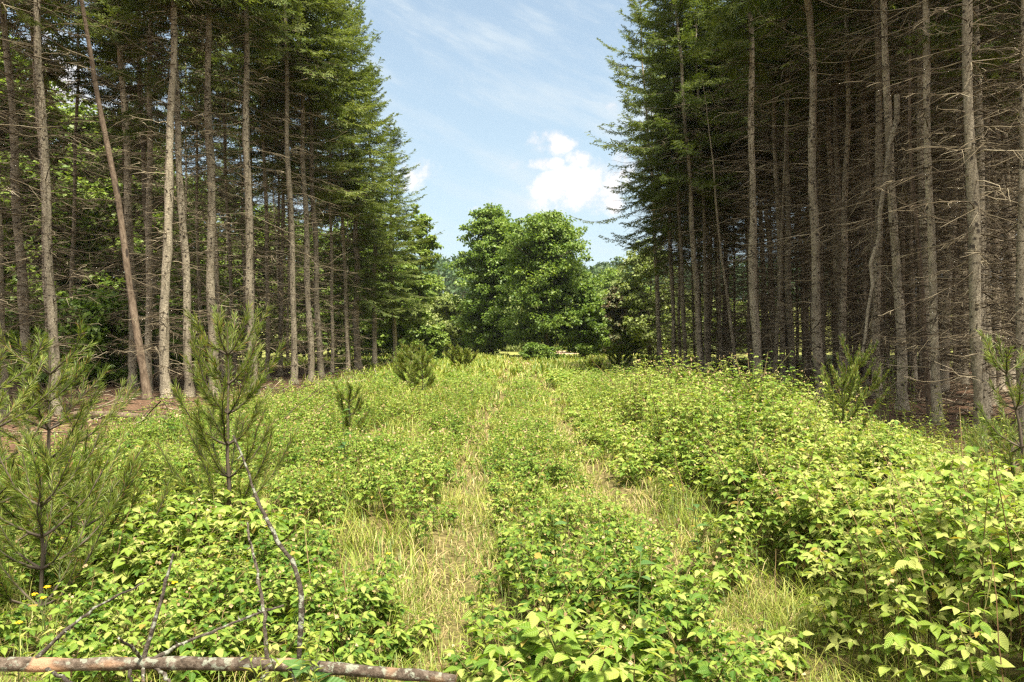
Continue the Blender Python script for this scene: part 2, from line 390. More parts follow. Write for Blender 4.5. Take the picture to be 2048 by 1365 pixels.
def dead_mesh(name, r, z0=.7, z1=10.5, Lm=1.6, per=6, gap=.30, keep=.9):
    mb = MB()
    z = []; a = []
    for zz in np.arange(z0, z1, gap):
        b = r.random() * 6.28
        for j in range(per):
            if r.random() < keep:
                z.append(zz + r.normal() * .08); a.append(b + j * 6.283 / per + r.normal() * .3)
    z = np.array(z); a = np.array(a); m = len(z)
    L = Lm * r.uniform(.45, 1.15, m) * (.75 + .3 * np.clip(z / 6, 0, 1))
    L = np.where(r.random(m) < .35, L * r.uniform(.15, .6, m), L)
    n = 8; s = np.linspace(0, 1, n)[None]
    rise = r.normal(.02, .14, m)[:, None]; sag = r.uniform(.05, .40, m)[:, None]; up = r.uniform(.0, .35, m)[:, None]
    bend = np.cumsum(r.normal(0, .16, (m, n)), 1) * np.linspace(0, 1, n)
    h = L[:, None] * s; ang = a[:, None] + bend * .7
    P = np.stack([h * np.cos(ang), h * np.sin(ang), z[:, None] + L[:, None] * (rise * s - sag * s ** 1.6 + up * s ** 3.2) + np.cumsum(r.normal(0, .022, (m, n)), 1)], -1)
    rad = (.0090 * (1 - s) + .0028) * r.uniform(.7, 1.25, (m, 1))
    tubes(mb, P, rad, 3)
    # side twigs
    t = 13
    bi = np.repeat(np.arange(m), t); q = r.uniform(.22, .98, m * t)
    fi = q * (n - 1); i0 = np.clip(fi.astype(int), 0, n - 2); fr = (fi - i0)[:, None]
    base = P[bi, i0] * (1 - fr) + P[bi, i0 + 1] * fr
    T = nrm(P[bi, i0 + 1] - P[bi, i0]); S = nrm(np.cross(T, [0, 0, 1.])) * r.choice([-1, 1], m * t)[:, None]
    d = nrm(T * .8 + S * r.uniform(.4, 1.0, (m * t, 1)) + r.normal(0, .22, (m * t, 3)) + [0, 0, -.18])
    tl = (L[bi] * r.uniform(.10, .42, m * t) * (1.1 - .6 * q))[:, None]
    w = np.linspace(0, 1, 4)[None, :, None]
    TP = base[:, None] + d[:, None] * tl[:, None] * w + np.array([0, 0, -.10]) * tl[:, None] * w ** 2 + r.normal(0, .012, (m * t, 4, 3)) * w
    tubes(mb, TP, np.array([[.0044, .0036, .0028, .0018]]), 3)
    return mb.mesh(name, M['twig'])

def crown_mesh(name, r, z0, z1=TH + .3, rmax=2.3, gap=.40, per=5, low=0.0, tw=18, green=0.0):
    """living spruce crown: whorled drooping boughs, flat sprays of short needle twigs"""
    mb = MB(); z = []; a = []
    for zz in np.arange(z0, z1 - .3, gap):
        b = r.random() * 6.28
        for j in range(per):
            if r.random() < .82:
                z.append(zz + r.normal() * .12); a.append(b + j * 6.283 / per + r.normal() * .25)
    z = np.array(z); a = np.array(a); m = len(z); t = (z - z0) / (z1 - z0)
    L = rmax * np.clip(1 - t, .03, 1) ** .72 * r.uniform(.5, 1.28, m) * (1 + .22 * np.sin(a * 2 + z * 1.7)) * np.where(t < .15, .8, 1) + .12
    n = 8; s = np.linspace(0, 1, n)[None]
    rise = (-.10 + .75 * t ** 1.5 + r.normal(0, .08, m))[:, None]; sag = (.42 * (1 - t) + r.uniform(0, .12, m))[:, None]
    up = (.30 + r.uniform(-.05, .15, m))[:, None]
    ang = a[:, None] + np.cumsum(r.normal(0, .04, (m, n)), 1)
    h = L[:, None] * s
    P = np.stack([h * np.cos(ang), h * np.sin(ang), z[:, None] + L[:, None] * (rise * s - sag * s ** 1.5 + up * s ** 3)], -1)
    tubes(mb, P, .016 * (1 - s) + .004, 3, 1)
    K = tw * 2
    bi = np.repeat(np.arange(m), K); q = np.tile(np.repeat(np.linspace(.14, 1, tw), 2), m) + r.normal(0, .015, m * K)
    q = np.clip(q, .05, 1); sd = np.tile([1, -1], m * tw)
    keepm = r.random(m * K) < np.clip(.35 + L[bi] / rmax, 0, 1)
    bi, q, sd = bi[keepm], q[keepm], sd[keepm]
    fi = q * (n - 1); i0 = np.clip(fi.astype(int), 0, n - 2); fr = (fi - i0)[:, None]
    base = P[bi, i0] * (1 - fr) + P[bi, i0 + 1] * fr
    T = nrm(P[bi, i0 + 1] - P[bi, i0]); S = nrm(np.cross(T, [0, 0, 1.])) * sd[:, None]
    M_ = len(bi)
    d = nrm(T * r.uniform(.5, 1.0, (M_, 1)) + S * r.uniform(.5, 1.0, (M_, 1)) + np.array([0, 0, 1.]) * r.normal(-.28, .25, (M_, 1)))
    tl = (.16 + .32 * np.minimum(L[bi], 1.8) / 1.8 * np.sin(np.clip(q * .9 + .12, 0, 1) * 3.14)) * r.uniform(.6, 1.3, M_)
    Nn = nrm(np.array([0, 0, 1.]) + r.normal(0, .45, (M_, 3)))
    S2 = nrm(np.cross(d, Nn)); N2 = np.cross(S2, d)
    # each twig: a central spindle and six side sprigs
    V = []; tlc = tl[:, None]
    def P_(a_, b_, c_): return base + tlc * a_ * d + b_ * S2 + c_ * N2
    w = .018 * r.uniform(.7, 1.4, (M_, 1))
    V += [P_(0, 0, 0), P_(.5, -w, .006), P_(1.05, 0, -.01), P_(.5, w, .006)]
    F = [(0, 1, 2), (0, 2, 3)]
    for j in range(7):
        p0 = .15 + .12 * j; side = -1 if j % 2 else 1
        ln = tlc * r.uniform(.28, .5, (M_, 1)) * (1.05 - .6 * p0)
        lift = r.normal(0, .35, (M_, 1)) * ln
        i = len(V)
        V += [P_(p0, 0, 0), P_(p0 + .10, side * ln * .35, lift * .4) + .015 * d, base + tlc * p0 * d + ln * .75 * d + side * ln * .7 * S2 + lift * N2, P_(p0 - .02, side * (ln * .45 + .012), lift * .5) + .2 * ln * d]
        F += [(i, i + 1, i + 2), (i, i + 2, i + 3)]
    V = np.stack(V, 1); nv = V.shape[1]
    mb.add(V, (np.array(F)[None] + (np.arange(M_) * nv)[:, None, None]).reshape(-1, 3), 0)
    return mb.mesh(name, [M['spruce'], M['limb']])

rt = np.random.default_rng(21)
TRUNK = [trunk_mesh('trunk', rt, M['bark']) for _ in range(7)]
DEAD = [dead_mesh('dead_branches', rt) for _ in range(5)]
DEADL = [dead_mesh('dead_branches', rt, 1.0, 10, 1.85, 6, .26) for _ in range(4)]
CROWN = {'airy': [crown_mesh('crown', rt, 5.2, rmax=3.3, gap=.55, per=4, tw=22)],
         'high': [crown_mesh('crown', rt, 9.6, rmax=2.1) for _ in range(3)],
         'mid': [crown_mesh('crown', rt, 7.2, rmax=2.4) for _ in range(3)],
         'end': [crown_mesh('crown', rt, 5.0, rmax=2.7, tw=20) for _ in range(2)],
         'low': [crown_mesh('crown', rt, 3.6, rmax=2.9, tw=20) for _ in range(2)]}
hr = np.random.default_rng(5)

def spruce(x, y, lean_x, lean_y, dbh, label, crown='high', dead=None, group=None, name='spruce_tree', hz=1.0, mat=None, rz=None, cs=1.0):
    rz = hr.random() * 6.28 if rz is None else rz
    mx = Matrix.Rotation(lean_x, 4, 'Y') @ Matrix.Rotation(lean_y, 4, 'X') @ Matrix.Rotation(rz, 4, 'Z')
    t = empty(name, (x, y, float(gh(x, y))), label, 'tree', group, mx.to_euler())
    sx = dbh / .25
    if crown is None: hz = .56
    k = link('trunk', TRUNK[hr.integers(len(TRUNK))], t); k.scale = (sx, sx, hz)
    if dead is not None:
        pool = DEADL if dead == 'long' else DEAD
        d = link('dead_branches', pool[hr.integers(len(pool))], t); d.scale = (1, 1, hz); d.rotation_euler.z = hr.random() * 6.28
    if crown:
        c = link('crown', CROWN[crown][hr.integers(len(CROWN[crown]))], t); c.scale = (cs, cs, hz); c.rotation_euler.z = hr.random() * 6.28
    return t

# heroes: (u base, depth, u at the top edge of the frame, width px, crown, dead, label)
LG = 'spruces of the left stand'; RG = 'spruces of the right stand'
HERO = [
 # left stand
 (10, 15.5, -32, 24, 'high', 'n', 'grey spruce trunk cut by the left edge behind the young pine', LG),
 (60, 19.5, 4, 20, 'high', 'n', 'spruce trunk leaning slightly left, second from the left edge above the young pine', LG),
 (112, 22, 70, 21, 'high', 'n', 'dark shaded spruce trunk left of the leaning bare trunk, against bright leaves', LG),
 (142, 25, 156, 10, 'high', 'n', 'very thin spruce trunk alone between a dark trunk and the leaning bare trunk', LG),
 (268, 22, 236, 18, 'high', 'n', 'dark spruce trunk directly behind the crossing leaning bare trunk', LG),
 (315, 24, 272, 15, 'high', 'n', 'dim spruce trunk just right of the leaning bare trunk', LG),
 (333, 18.5, 341, 21, 'high', 'n', 'pale upright spruce trunk with bulging bark, left one of the close pair', LG),
 (378, 19.2, 349, 18, 'high', 'n', 'pale spruce trunk leaning in behind its upright neighbour, right one of the close pair', LG),
 (428, 20, 417, 20, 'high', 'n', 'pale thick spruce trunk rising behind the tip of the tall foreground young pine', LG),
 (470, 29, 440, 9, 'high', 'n', 'thin spruce trunk between the two pale thick trunks above the young pine', LG),
 (506, 21, 489, 18, 'high', 'n', 'pale straight spruce trunk rightmost of the thick front trunks on the left', LG),
 (535, 27, 527, 10, 'high', 'n', 'thin straight spruce trunk next right of the pale thick front trunk', LG),
 (563, 29, 569, 9, 'mid', 'n', 'thinnest brown spruce trunk midway along the left stand edge', LG),
 (587, 24.5, 575, 14, 'high', 'n', 'medium spruce trunk beside the thinnest brown trunk on the left edge', LG),
 (622, 26, 601, 14, 'high', 'n', 'left twin of two close spruce trunks near the fallen pole', LG),
 (641, 27, 612, 13, 'mid', 'n', 'right twin of two close spruce trunks near the fallen pole', LG),
 (664, 31, 660, 8, 'mid', 'n', 'thin dark spruce trunk after the twin trunks on the left edge', LG),
 (694, 33, 680, 9, 'mid', 'n', 'thin spruce trunk before the last green spruce of the left stand', LG),
 (716, 35.5, 702, 15, 'low', 'n', 'full green spruce near the end of the left stand, needles to low down', LG),
 (752, 39.5, 738, 11, 'low', None, 'last green spruce of the left stand, its crown against the sky', LG),
 (788, 42.5, 776, 10, 'low', None, 'short green spruce stepping down beyond the last tall left spruce', LG),
 # right stand
 (1325, 37.5, 1278, 10, 'airy', 'n', 'slim leaning spruce that ends the right stand, boughs reaching into the sky', RG),
 (1348, 33.5, 1325, 8, 'end', 'n', 'thin spruce trunk second from the open end of the right stand', RG),
 (1371, 32, 1342, 9, 'mid', 'n', 'thin spruce trunk third from the open end of the right stand', RG),
 (1404, 29.5, 1350, 13, 'mid', 'n', 'medium pale spruce trunk near the open end of the right stand', RG),
 (1416, 31, 1392, 9, 'high', 'n', 'thin spruce trunk close right of the medium pale one near the open end', RG),
 (1442, 33, 1424, 8, 'mid', 'n', 'thin dim spruce trunk before the bent slender one on the right', RG),
 (1472, 28, 1388, 8, None, 'n', 'slender spruce trunk bent to the left, without green, on the right side', RG),
 (1516, 22, 1497, 19, 'high', 'long', 'pale thick spruce trunk, first thick one from the open end on the right', RG),
 (1549, 24, 1580, 9, None, 'n', 'thin spruce pole leaning right between two pale thick trunks', RG),
 (1584, 24.5, 1562, 14, 'high', 'n', 'brown spruce trunk between the first and second pale thick trunks on the right', RG),
 (1646, 18.3, 1611, 21, 'high', 'long', 'pale thick spruce trunk behind the top of the raspberry mound', RG),
 (1733, 24, 1722, 10, 'high', 'n', 'thin shaded spruce trunk behind the drooping dead snag', RG),
 (1801, 15.6, 1769, 20, 'high', 'long', 'brownish spruce trunk crossed by the drooping dead snag', RG),
 (1880, 13.4, 1842, 18, 'high', 'long', 'slightly slimmer spruce trunk between the crossed trunk and the thickest trunk', RG),
 (1964, 11.6, 1926, 27, 'high', 'long', 'thickest and nearest spruce trunk on the right, full base in view', RG),
 (1980, 17, 1950, 18, 'high', 'long', 'shaded spruce trunk half hidden behind the nearest thick trunk', RG),
 (2054, 11.8, 2036, 24, 'high', 'long', 'spruce trunk cut by the right edge of the picture', RG),
]
occupied = []
for (ub, Y, ut, w, cr, dd, lab, grp) in HERO:
    xb = (ub - 1024) * Y / FPX
    zt = EYE + HZ * Y / FPX
    lx = math.atan(((ut - ub) * Y / FPX) / zt)
    spruce(xb, Y, lx, hr.normal() * .01, w * Y / FPX * .92, lab, cr, dd, grp, hz=float(np.interp(ub, [600, 716, 752, 788, 800], [.97, .86, .78, .68, .97])) if ub > 600 else .95 + .1 * hr.random())
    occupied.append((xb, Y))

# leaning bare trunk, left
def bare_trunk(label, ub, Y, ut, vt, w, name, mat, top_broken, seed, z_full):
    xb = (ub - 1024) * Y / FPX; xt = (ut - 1024) * Y / FPX; zt = EYE + (HZ - vt) * Y / FPX
    lx = math.atan((xt - xb) / zt); ln = math.hypot(xt - xb, zt)
    t = empty(name, (xb, Y, float(gh(xb, Y))), label, 'tree', None, (0, lx, 0))
    rr = np.random.default_rng(seed)
    me = trunk_mesh('trunk', rr, mat, z_full, w * Y / FPX / 2, 14, .04, ln if top_broken else z_full)
    link('trunk', me, t)
    return t, lx, ln
t, lx, ln = bare_trunk('bare red brown dead trunk leaning left across the left stand', 297, 18, 163, 0, 15, 'leaning_dead_tree', M['redbark'], False, 31, 14)
t2, _, _ = bare_trunk('broken topped dead spruce pole beside the slimmer right trunk', 1862, 14.2, 1812, 60, 12, 'broken_dead_tree', M['redbark'], True, 33, 8)
for q in range(9):
    link('branch', dead_mesh('branch', np.random.default_rng(340 + q), 1.6 + .6 * q, 1.7 + .6 * q, 1.0, 1, .5, 1.1), t2)
# drooping dead snag hung up against the trunk
def hung_snag():
    r = np.random.default_rng(12)
    a = at(1797, 190, 14.7); b = at(1725, 720, 14.2)
    t = empty('hanging_dead_tree', tuple(b), 'dead spruce top hanging upside down with drooping pale twigs in the right stand', 'tree')
    mb = MB(); n = 12; s = np.linspace(0, 1, n)[:, None]
    P = (b - b) + (a - b) * s + np.array([0, .1, 0]) * np.sin(s * 3.1) + r.normal(0, .03, (n, 3))
    tubes(mb, P, np.linspace(.022, .05, n)[None], 7, 0, cap=True)
    link('trunk', mb.mesh('trunk', M['bark'], True), t)
    m = 24; q = r.random(m); i0 = np.clip((q * (n - 1)).astype(int), 0, n - 2)
    base = P[i0]
    d = nrm(np.column_stack([r.choice([-1, 1], m) * r.uniform(.15, .9, m), r.normal(0, .5, m), r.uniform(-1.0, -.1, m)]))
    L = r.uniform(.5, 1.5, m)[:, None, None]; w = np.linspace(0, 1, 8)[None, :, None]
    TP = base[:, None] + d[:, None] * L * w + np.array([0, 0, -.4]) * L * w ** 2 + np.cumsum(r.normal(0, .025, (m, 8, 3)), 1) * w
    for b_ in range(m):
        mb = MB(); tubes(mb, TP[b_], np.linspace(.009, .003, 8)[None], 3)
        k = 9; j = r.integers(2, 7, k)
        dd = nrm(nrm(TP[b_, j + 1] - TP[b_, j]) + r.normal(0, .7, (k, 3)) + [0, 0, -.3])
        w = np.linspace(0, 1, 4)[None, :, None]
        T2 = TP[b_, j][:, None] + dd[:, None] * r.uniform(.12, .5, (k, 1, 1)) * w + r.normal(0, .02, (k, 4, 3)) * w
        tubes(mb, T2, np.array([[.005, .004, .0035, .002]]), 3)
        link('branch', mb.mesh('branch', M['twig']), t)
hung_snag()

# rows behind the front trees
def rows():
    r = np.random.default_rng(77); pts = []
    for y in np.arange(11, 62, 2.0):
        for x in np.arange(8.9, 34, 2.05):
            if y > 47 and x < 17 + (y - 47) * .5: continue
            pts.append((x + r.normal() * .35, y + r.normal() * .4, 'R'))
    for y in np.arange(13, 43, 2.3):
        for x in np.arange(-9.2, -17.5, -2.35):
            pts.append((x + r.normal() * .4, y + r.normal() * .5, 'L'))
    n = 0
    for x, y, sd in pts:
        lim = .66 * y + .5
        if abs(x) > lim: continue
        if sd == 'R' and x > 9.5 + .5 * (y - 8): continue
        if sd == 'L' and r.random() < .40: continue
        if min((x - a) ** 2 + (y - b) ** 2 for a, b in occupied) < 1.0: continue
        deep = abs(x) - 8
        if sd == 'R':
            lab = 'dim spruce trunk among dead twigs in the dark depth of the right stand'; g = 'shaded spruces deep in the right stand'
        else:
            lab = 'dim spruce trunk in the depth of the left stand with light behind'; g = 'shaded spruces deep in the left stand'
        spruce(x, y, -.02 + r.normal() * .02, r.normal() * .015, .2 * r.uniform(.6, 1.2) * (.8 if sd == 'L' else 1), lab, 'high' if r.random() < .75 else 'mid',
               'long' if sd == 'R' or r.random() < .35 else 'n', g, hz=r.uniform(.88, 1.05), cs=.6 if sd == 'L' else .9)
        occupied.append((x, y)); n += 1
    # the stands go on beside and behind the camera and keep their side light out
    for x, y in ((10.8, 6.0), (11.6, 8.6), (11.2, 2.6), (13.5, 4.5), (11.0, -1.5), (-8.6, 9.5), (-9.2, 6.5), (-8.4, 3.0), (-11.5, 10), (-8.8, -1)):
        spruce(x, y, -.02, 0, .25, 'spruce trunk of the stand just outside the picture beside the camera', 'high', 'long', 'spruces beside the camera')
    print('filler trees', n)
rows()

# ------------------------------------------------------------------ broadleaf trees and shrubs
def broadleaf_mesh(r, H, cr, z0, nclump, per, leaf, mats, trunk_r, lean=0.0, spread=.42, kind=2, stems=1):
    """returns trunk mesh (with limbs) and crown mesh, base at origin"""
    tb = MB(); cb = MB(); clumps = []
    n = 9
    for sidx in range(stems):
        bx, by = (0, 0) if stems == 1 else (r.normal() * cr * .25, r.normal() * cr * .25)
        s = np.linspace(0, 1, n)
        P = np.column_stack([bx * (.3 + .9 * s) + lean * s * H + np.cumsum(r.normal(0, .02 * H / n * 2, n)), by * (.3 + .9 * s) + np.cumsum(r.normal(0, .02 * H / n * 2, n)), -.15 + s * H * .88])
        tubes(tb, P, (trunk_r / stems ** .4 * (1 - s * .92))[None], 8)
        nl = max(8, int(nclump / 6 / stems))
        zz = np.sort(r.uniform(z0, .98, nl)); az = np.arange(nl) * 2.4 + r.normal(0, .4, nl)
        for c in range(14): clumps.append(P[-1] + np.array([0, 0, .06 * H * r.uniform(-1.4, .5)]) + r.normal(0, .2 * cr, 3) * [1, 1, .4])
        for q, a in zip(zz, az):
            b0 = np.array([np.interp(q * .97, s, P[:, i]) for i in range(3)])
            rel = (q - z0) / (1 - z0)
            prof = math.sqrt(max(.12, 1 - ((rel - .40) / .62) ** 2))
            L = cr * prof * r.uniform(.7, 1.08)
            e = np.array([math.cos(a), math.sin(a), r.uniform(.1, .55) + .5 * rel ** 2])
            w = np.linspace(0, 1, 6)[:, None]
            Q = b0 + e * L * w + np.array([0, 0, -.18 * L]) * w ** 2 + np.cumsum(r.normal(0, .03 * L, (6, 3)), 0) * w
            Q[:, 2] = np.minimum(Q[:, 2], H)
            tubes(tb, Q, (trunk_r * .28 * (1 - .85 * w[:, 0]))[None], 4)
            for c in range(11):
                p = Q[r.integers(1, 6)] + r.normal(0, .2 * L, 3) * [1, 1, .7]
                clumps.append(p)
    for c in range(int(nclump * .65)):                    # sprays that fill the dome between the limbs
        q = z0 + (1 - z0) * r.random() ** .85; rel = (q - z0) / (1 - z0); a = r.random() * 6.28
        pr = math.sqrt(max(.05, 1 - ((rel - .40) / .615) ** 2)) * (1 + .14 * math.sin(3 * a + 5 * rel))
        rr_ = cr * pr * r.random() ** .38
        clumps.append(np.array([rr_ * math.cos(a) + lean * q * H, rr_ * math.sin(a), q * H * .97]))
    C = np.array(clumps); m = len(C)
    sz = spread * min(cr, 3.4) * .40 * r.uniform(.6, 1.4, m)
    bi = np.repeat(np.arange(m), per)
    off = unit_dirs(m * per, r) * (r.random((m * per, 1)) ** .45) * [1, 1, .55]
    O = C[bi] + off * sz[bi][:, None]
    O[:, 2] = np.maximum(O[:, 2], .12 + .3 * r.random(len(O)))
    D = nrm(off * [1, 1, .4] + r.normal(0, .5, O.shape) + [0, 0, -.25])
    Nn = nrm(np.array([0, 0, 1.]) + r.normal(0, .55, O.shape))
    leaves(cb, O, D, Nn, leaf * r.uniform(.65, 1.3, len(O)), kind, wid=1.0)
    return tb.mesh('trunk', M['limb'], True), cb.mesh('crown', mats)

def plant_tree(name, label, cat, u, Y, vtop, wpx, z0, nclump, per, leaf, mat, tr, seed, lean=0, group=None, stems=1, spread=.42):
    r = np.random.default_rng(seed)
    x = (u - 1024) * Y / FPX; g = float(gh(x, Y)); H = EYE + (HZ - vtop) * Y / FPX - g; cr = wpx * Y / FPX
    a, b = broadleaf_mesh(r, H, cr, z0, nclump, per, leaf, M[mat], tr, lean, spread, stems=stems)
    t = empty(name, (x, Y, g), label, cat, group)
    link('trunk', a, t); link('crown', b, t)
    return a, b, t

plant_tree('broadleaf_tree', 'tall dark green tree, left of the pair at the track end', 'tree', 983, 63, 404, 68, .08, 280, 66, .21, 'maple', .26, 101)
plant_tree('broadleaf_tree', 'wide leafy tree on thin trunks, right of the pair at the track end', 'tree', 1098, 57, 420, 86, .13, 350, 62, .20, 'mid', .22, 102, stems=3)
plant_tree('broadleaf_tree', 'small dark leafy tree tucked under the right of the paired trees', 'tree', 1166, 55, 560, 36, .14, 110, 50, .2, 'maple', .12, 103)
plant_tree('broadleaf_tree', 'light green leafy tree beside the last spruce of the left stand', 'tree', 838, 49, 402, 36, .18, 90, 45, .19, 'bright', .13, 104)
plant_tree('broadleaf_tree', 'low bright leafy tree in front of the far wooded hill on the left', 'tree', 800, 52, 520, 60, .12, 90, 45, .22, 'bright', .12, 105)
plant_tree('leafy_shrub', 'pale green rounded shrub left of the dark tree', 'shrub', 895, 68, 585, 42, .05, 90, 45, .22, 'pale', .1, 106, stems=3)
plant_tree('leafy_shrub', 'yellowish pale shrub just behind the left side of the dark tree', 'shrub', 935, 80, 598, 40, .05, 70, 45, .25, 'pale', .1, 107, stems=3)
plant_tree('leafy_shrub', 'bright green shrub right of the paired trees, beside the sandy patch', 'shrub', 1208, 66, 585, 38, .05, 80, 45, .22, 'bright', .1, 108, stems=3)
plant_tree('sparse_pine_tree', 'thin rusty needled pine between the paired trees and the right stand', 'tree', 1228, 60, 572, 24, .1, 60, 30, .2, 'rust', .06, 109)
plant_tree('leafy_shrub', 'pale bushy growth behind the end of the right stand', 'shrub', 1262, 62, 545, 40, .05, 90, 45, .22, 'pale', .1, 110, stems=3)
plant_tree('broadleaf_tree', 'rounded bright tree showing behind the slim leaning spruce on the right', 'tree', 1300, 60, 470, 62, .1, 130, 45, .22, 'pale', .15, 111)
plant_tree('broadleaf_tree', 'distant bright tree rising over the pale bushes right of the paired trees', 'tree', 1225, 105, 535, 45, .1, 100, 40, .34, 'bright', .2, 112)
plant_tree('broadleaf_tree', 'distant bright tree left of the dark tree against the wooded hill', 'tree', 868, 95, 545, 32, .1, 80, 40, .32, 'bright', .2, 113)
plant_tree('leafy_shrub', 'small dark shrub at the foot of the thin trunked tree', 'shrub', 1078, 50, 690, 34, .02, 40, 40, .13, 'maple', .04, 114, stems=3)
plant_tree('leafy_shrub', 'low dark shrub at the left foot of the last green spruce', 'shrub', 850, 49, 650, 32, .02, 50, 40, .17, 'bright', .05, 115, stems=3)

# thicket of shrubs that closes the far side of the clearing
sr = np.random.default_rng(66)
sh = [broadleaf_mesh(np.random.default_rng(260 + i), 4.2, 2.3, .02, 110, 45, .2, M[('pale', 'bright', 'pale')[i]], .05, spread=.5, stems=3) for i in range(3)]
kk = 0
for (u, Y) in ((872, 76), (905, 88), (940, 72), (1005, 84), (1040, 95), (1080, 78), (1135, 88), (1178, 74), (1215, 86), (1245, 72), (1285, 80), (1318, 70), (1350, 84), (1385, 74), (1425, 80), (1465, 72), (1500, 82), (845, 84), (800, 74), (760, 82), (715, 76)):
    x = (u - 1024) * Y / FPX; a, b = sh[kk % 3]
    t = empty('leafy_shrub', (x, Y, float(gh(x, Y))), 'pale green shrub in the thicket closing the far side of the clearing', 'shrub', 'shrubs at the far side of the clearing', (0, 0, sr.random() * 6.28))
    q = sr.uniform(.8, 1.45); t.scale = (q, q, q * sr.uniform(.85, 1.15))
    link('trunk', a, t); link('crown', b, t); kk += 1

# bright leafy trees that show through the left stand
lt = np.random.default_rng(55)
base = [broadleaf_mesh(np.random.default_rng(200 + i), 13, 3.6, .08, 190, 55, .24, M['bright'], .16, spread=.4) for i in range(3)]
k = 0
for (u, Y) in ((40, 36), (130, 39), (205, 35), (270, 43), (345, 41), (430, 47), (520, 49), (610, 55), (690, 53), (-30, 33), (90, 50), (760, 60)):
    x = (u - 1024) * Y / FPX; a, b = base[k % 3]
    t = empty('broadleaf_tree', (x, Y, float(gh(x, Y))), 'bright leafy tree behind the left stand, glimpsed between its trunks', 'tree', 'leafy trees behind the left stand', (0, 0, lt.random() * 6.28))
    t.scale = (1, 1, 1) if k == 0 else tuple([lt.uniform(.75, 1.1)] * 3)
    link('trunk', a, t); link('crown', b, t); k += 1
# understory bushes in the left stand
ub = [broadleaf_mesh(np.random.default_rng(300 + i), 2.4, 1.3, .05, 60, 40, .13, M['maple'], .03, spread=.45, stems=2) for i in range(2)]
for i, (u, Y) in enumerate(((90, 24), (190, 23), (235, 27), (160, 31), (300, 30), (20, 27), (395, 33))):
    x = (u - 1024) * Y / FPX; a, b = ub[i % 2]
    t = empty('understory_bush', (x, Y, float(gh(x, Y))), 'dark leafy bush growing in the shade inside the left stand', 'bush', 'bushes inside the left stand', (0, 0, lt.random() * 6.28))
    s = lt.uniform(.8, 1.5); t.scale = (s, s, s)
    link('trunk', a, t); link('crown', b, t)

# far wooded hill
def far_wood():
    r = np.random.default_rng(8); mb = MB()
    N = 1500
    x = r.uniform(-190, 190, N); y = r.uniform(150, 345, N)
    ok = np.abs(x) < .33 * y + 25; x, y = x[ok], y[ok]; m = len(x)
    z = gh(x, y); H = r.uniform(8, 15, m); cr = r.uniform(2.4, 4.2, m)
    per = 130; bi = np.repeat(np.arange(m), per)
    d = unit_dirs(m * per, r); d[:, 2] = np.abs(d[:, 2]) * 1.1 - .35
    O = np.column_stack([x, y, z + H * .62])[bi] + d * np.column_stack([cr, cr, H * .42])[bi] * r.uniform(.6, 1.08, (m * per, 1))
    leaves(mb, O, nrm(d + r.normal(0, .6, d.shape)), nrm(d + [0, 0, .6] + r.normal(0, .4, d.shape)), r.uniform(.6, 1.3, len(O)), 2, 1.1)
    P = np.stack([np.column_stack([x, y, z - .3]), np.column_stack([x, y, z + H * .8])], 1)
    tubes(mb, P, np.array([[.2, .06]]), 4, 1)
    o = link('far_wood', mb.mesh('far_wood', [M['far'], M['limb']]))
    tag(o, 'hazy wooded hillside closing the view beyond the clearing', 'wood', kind='stuff')
far_wood()

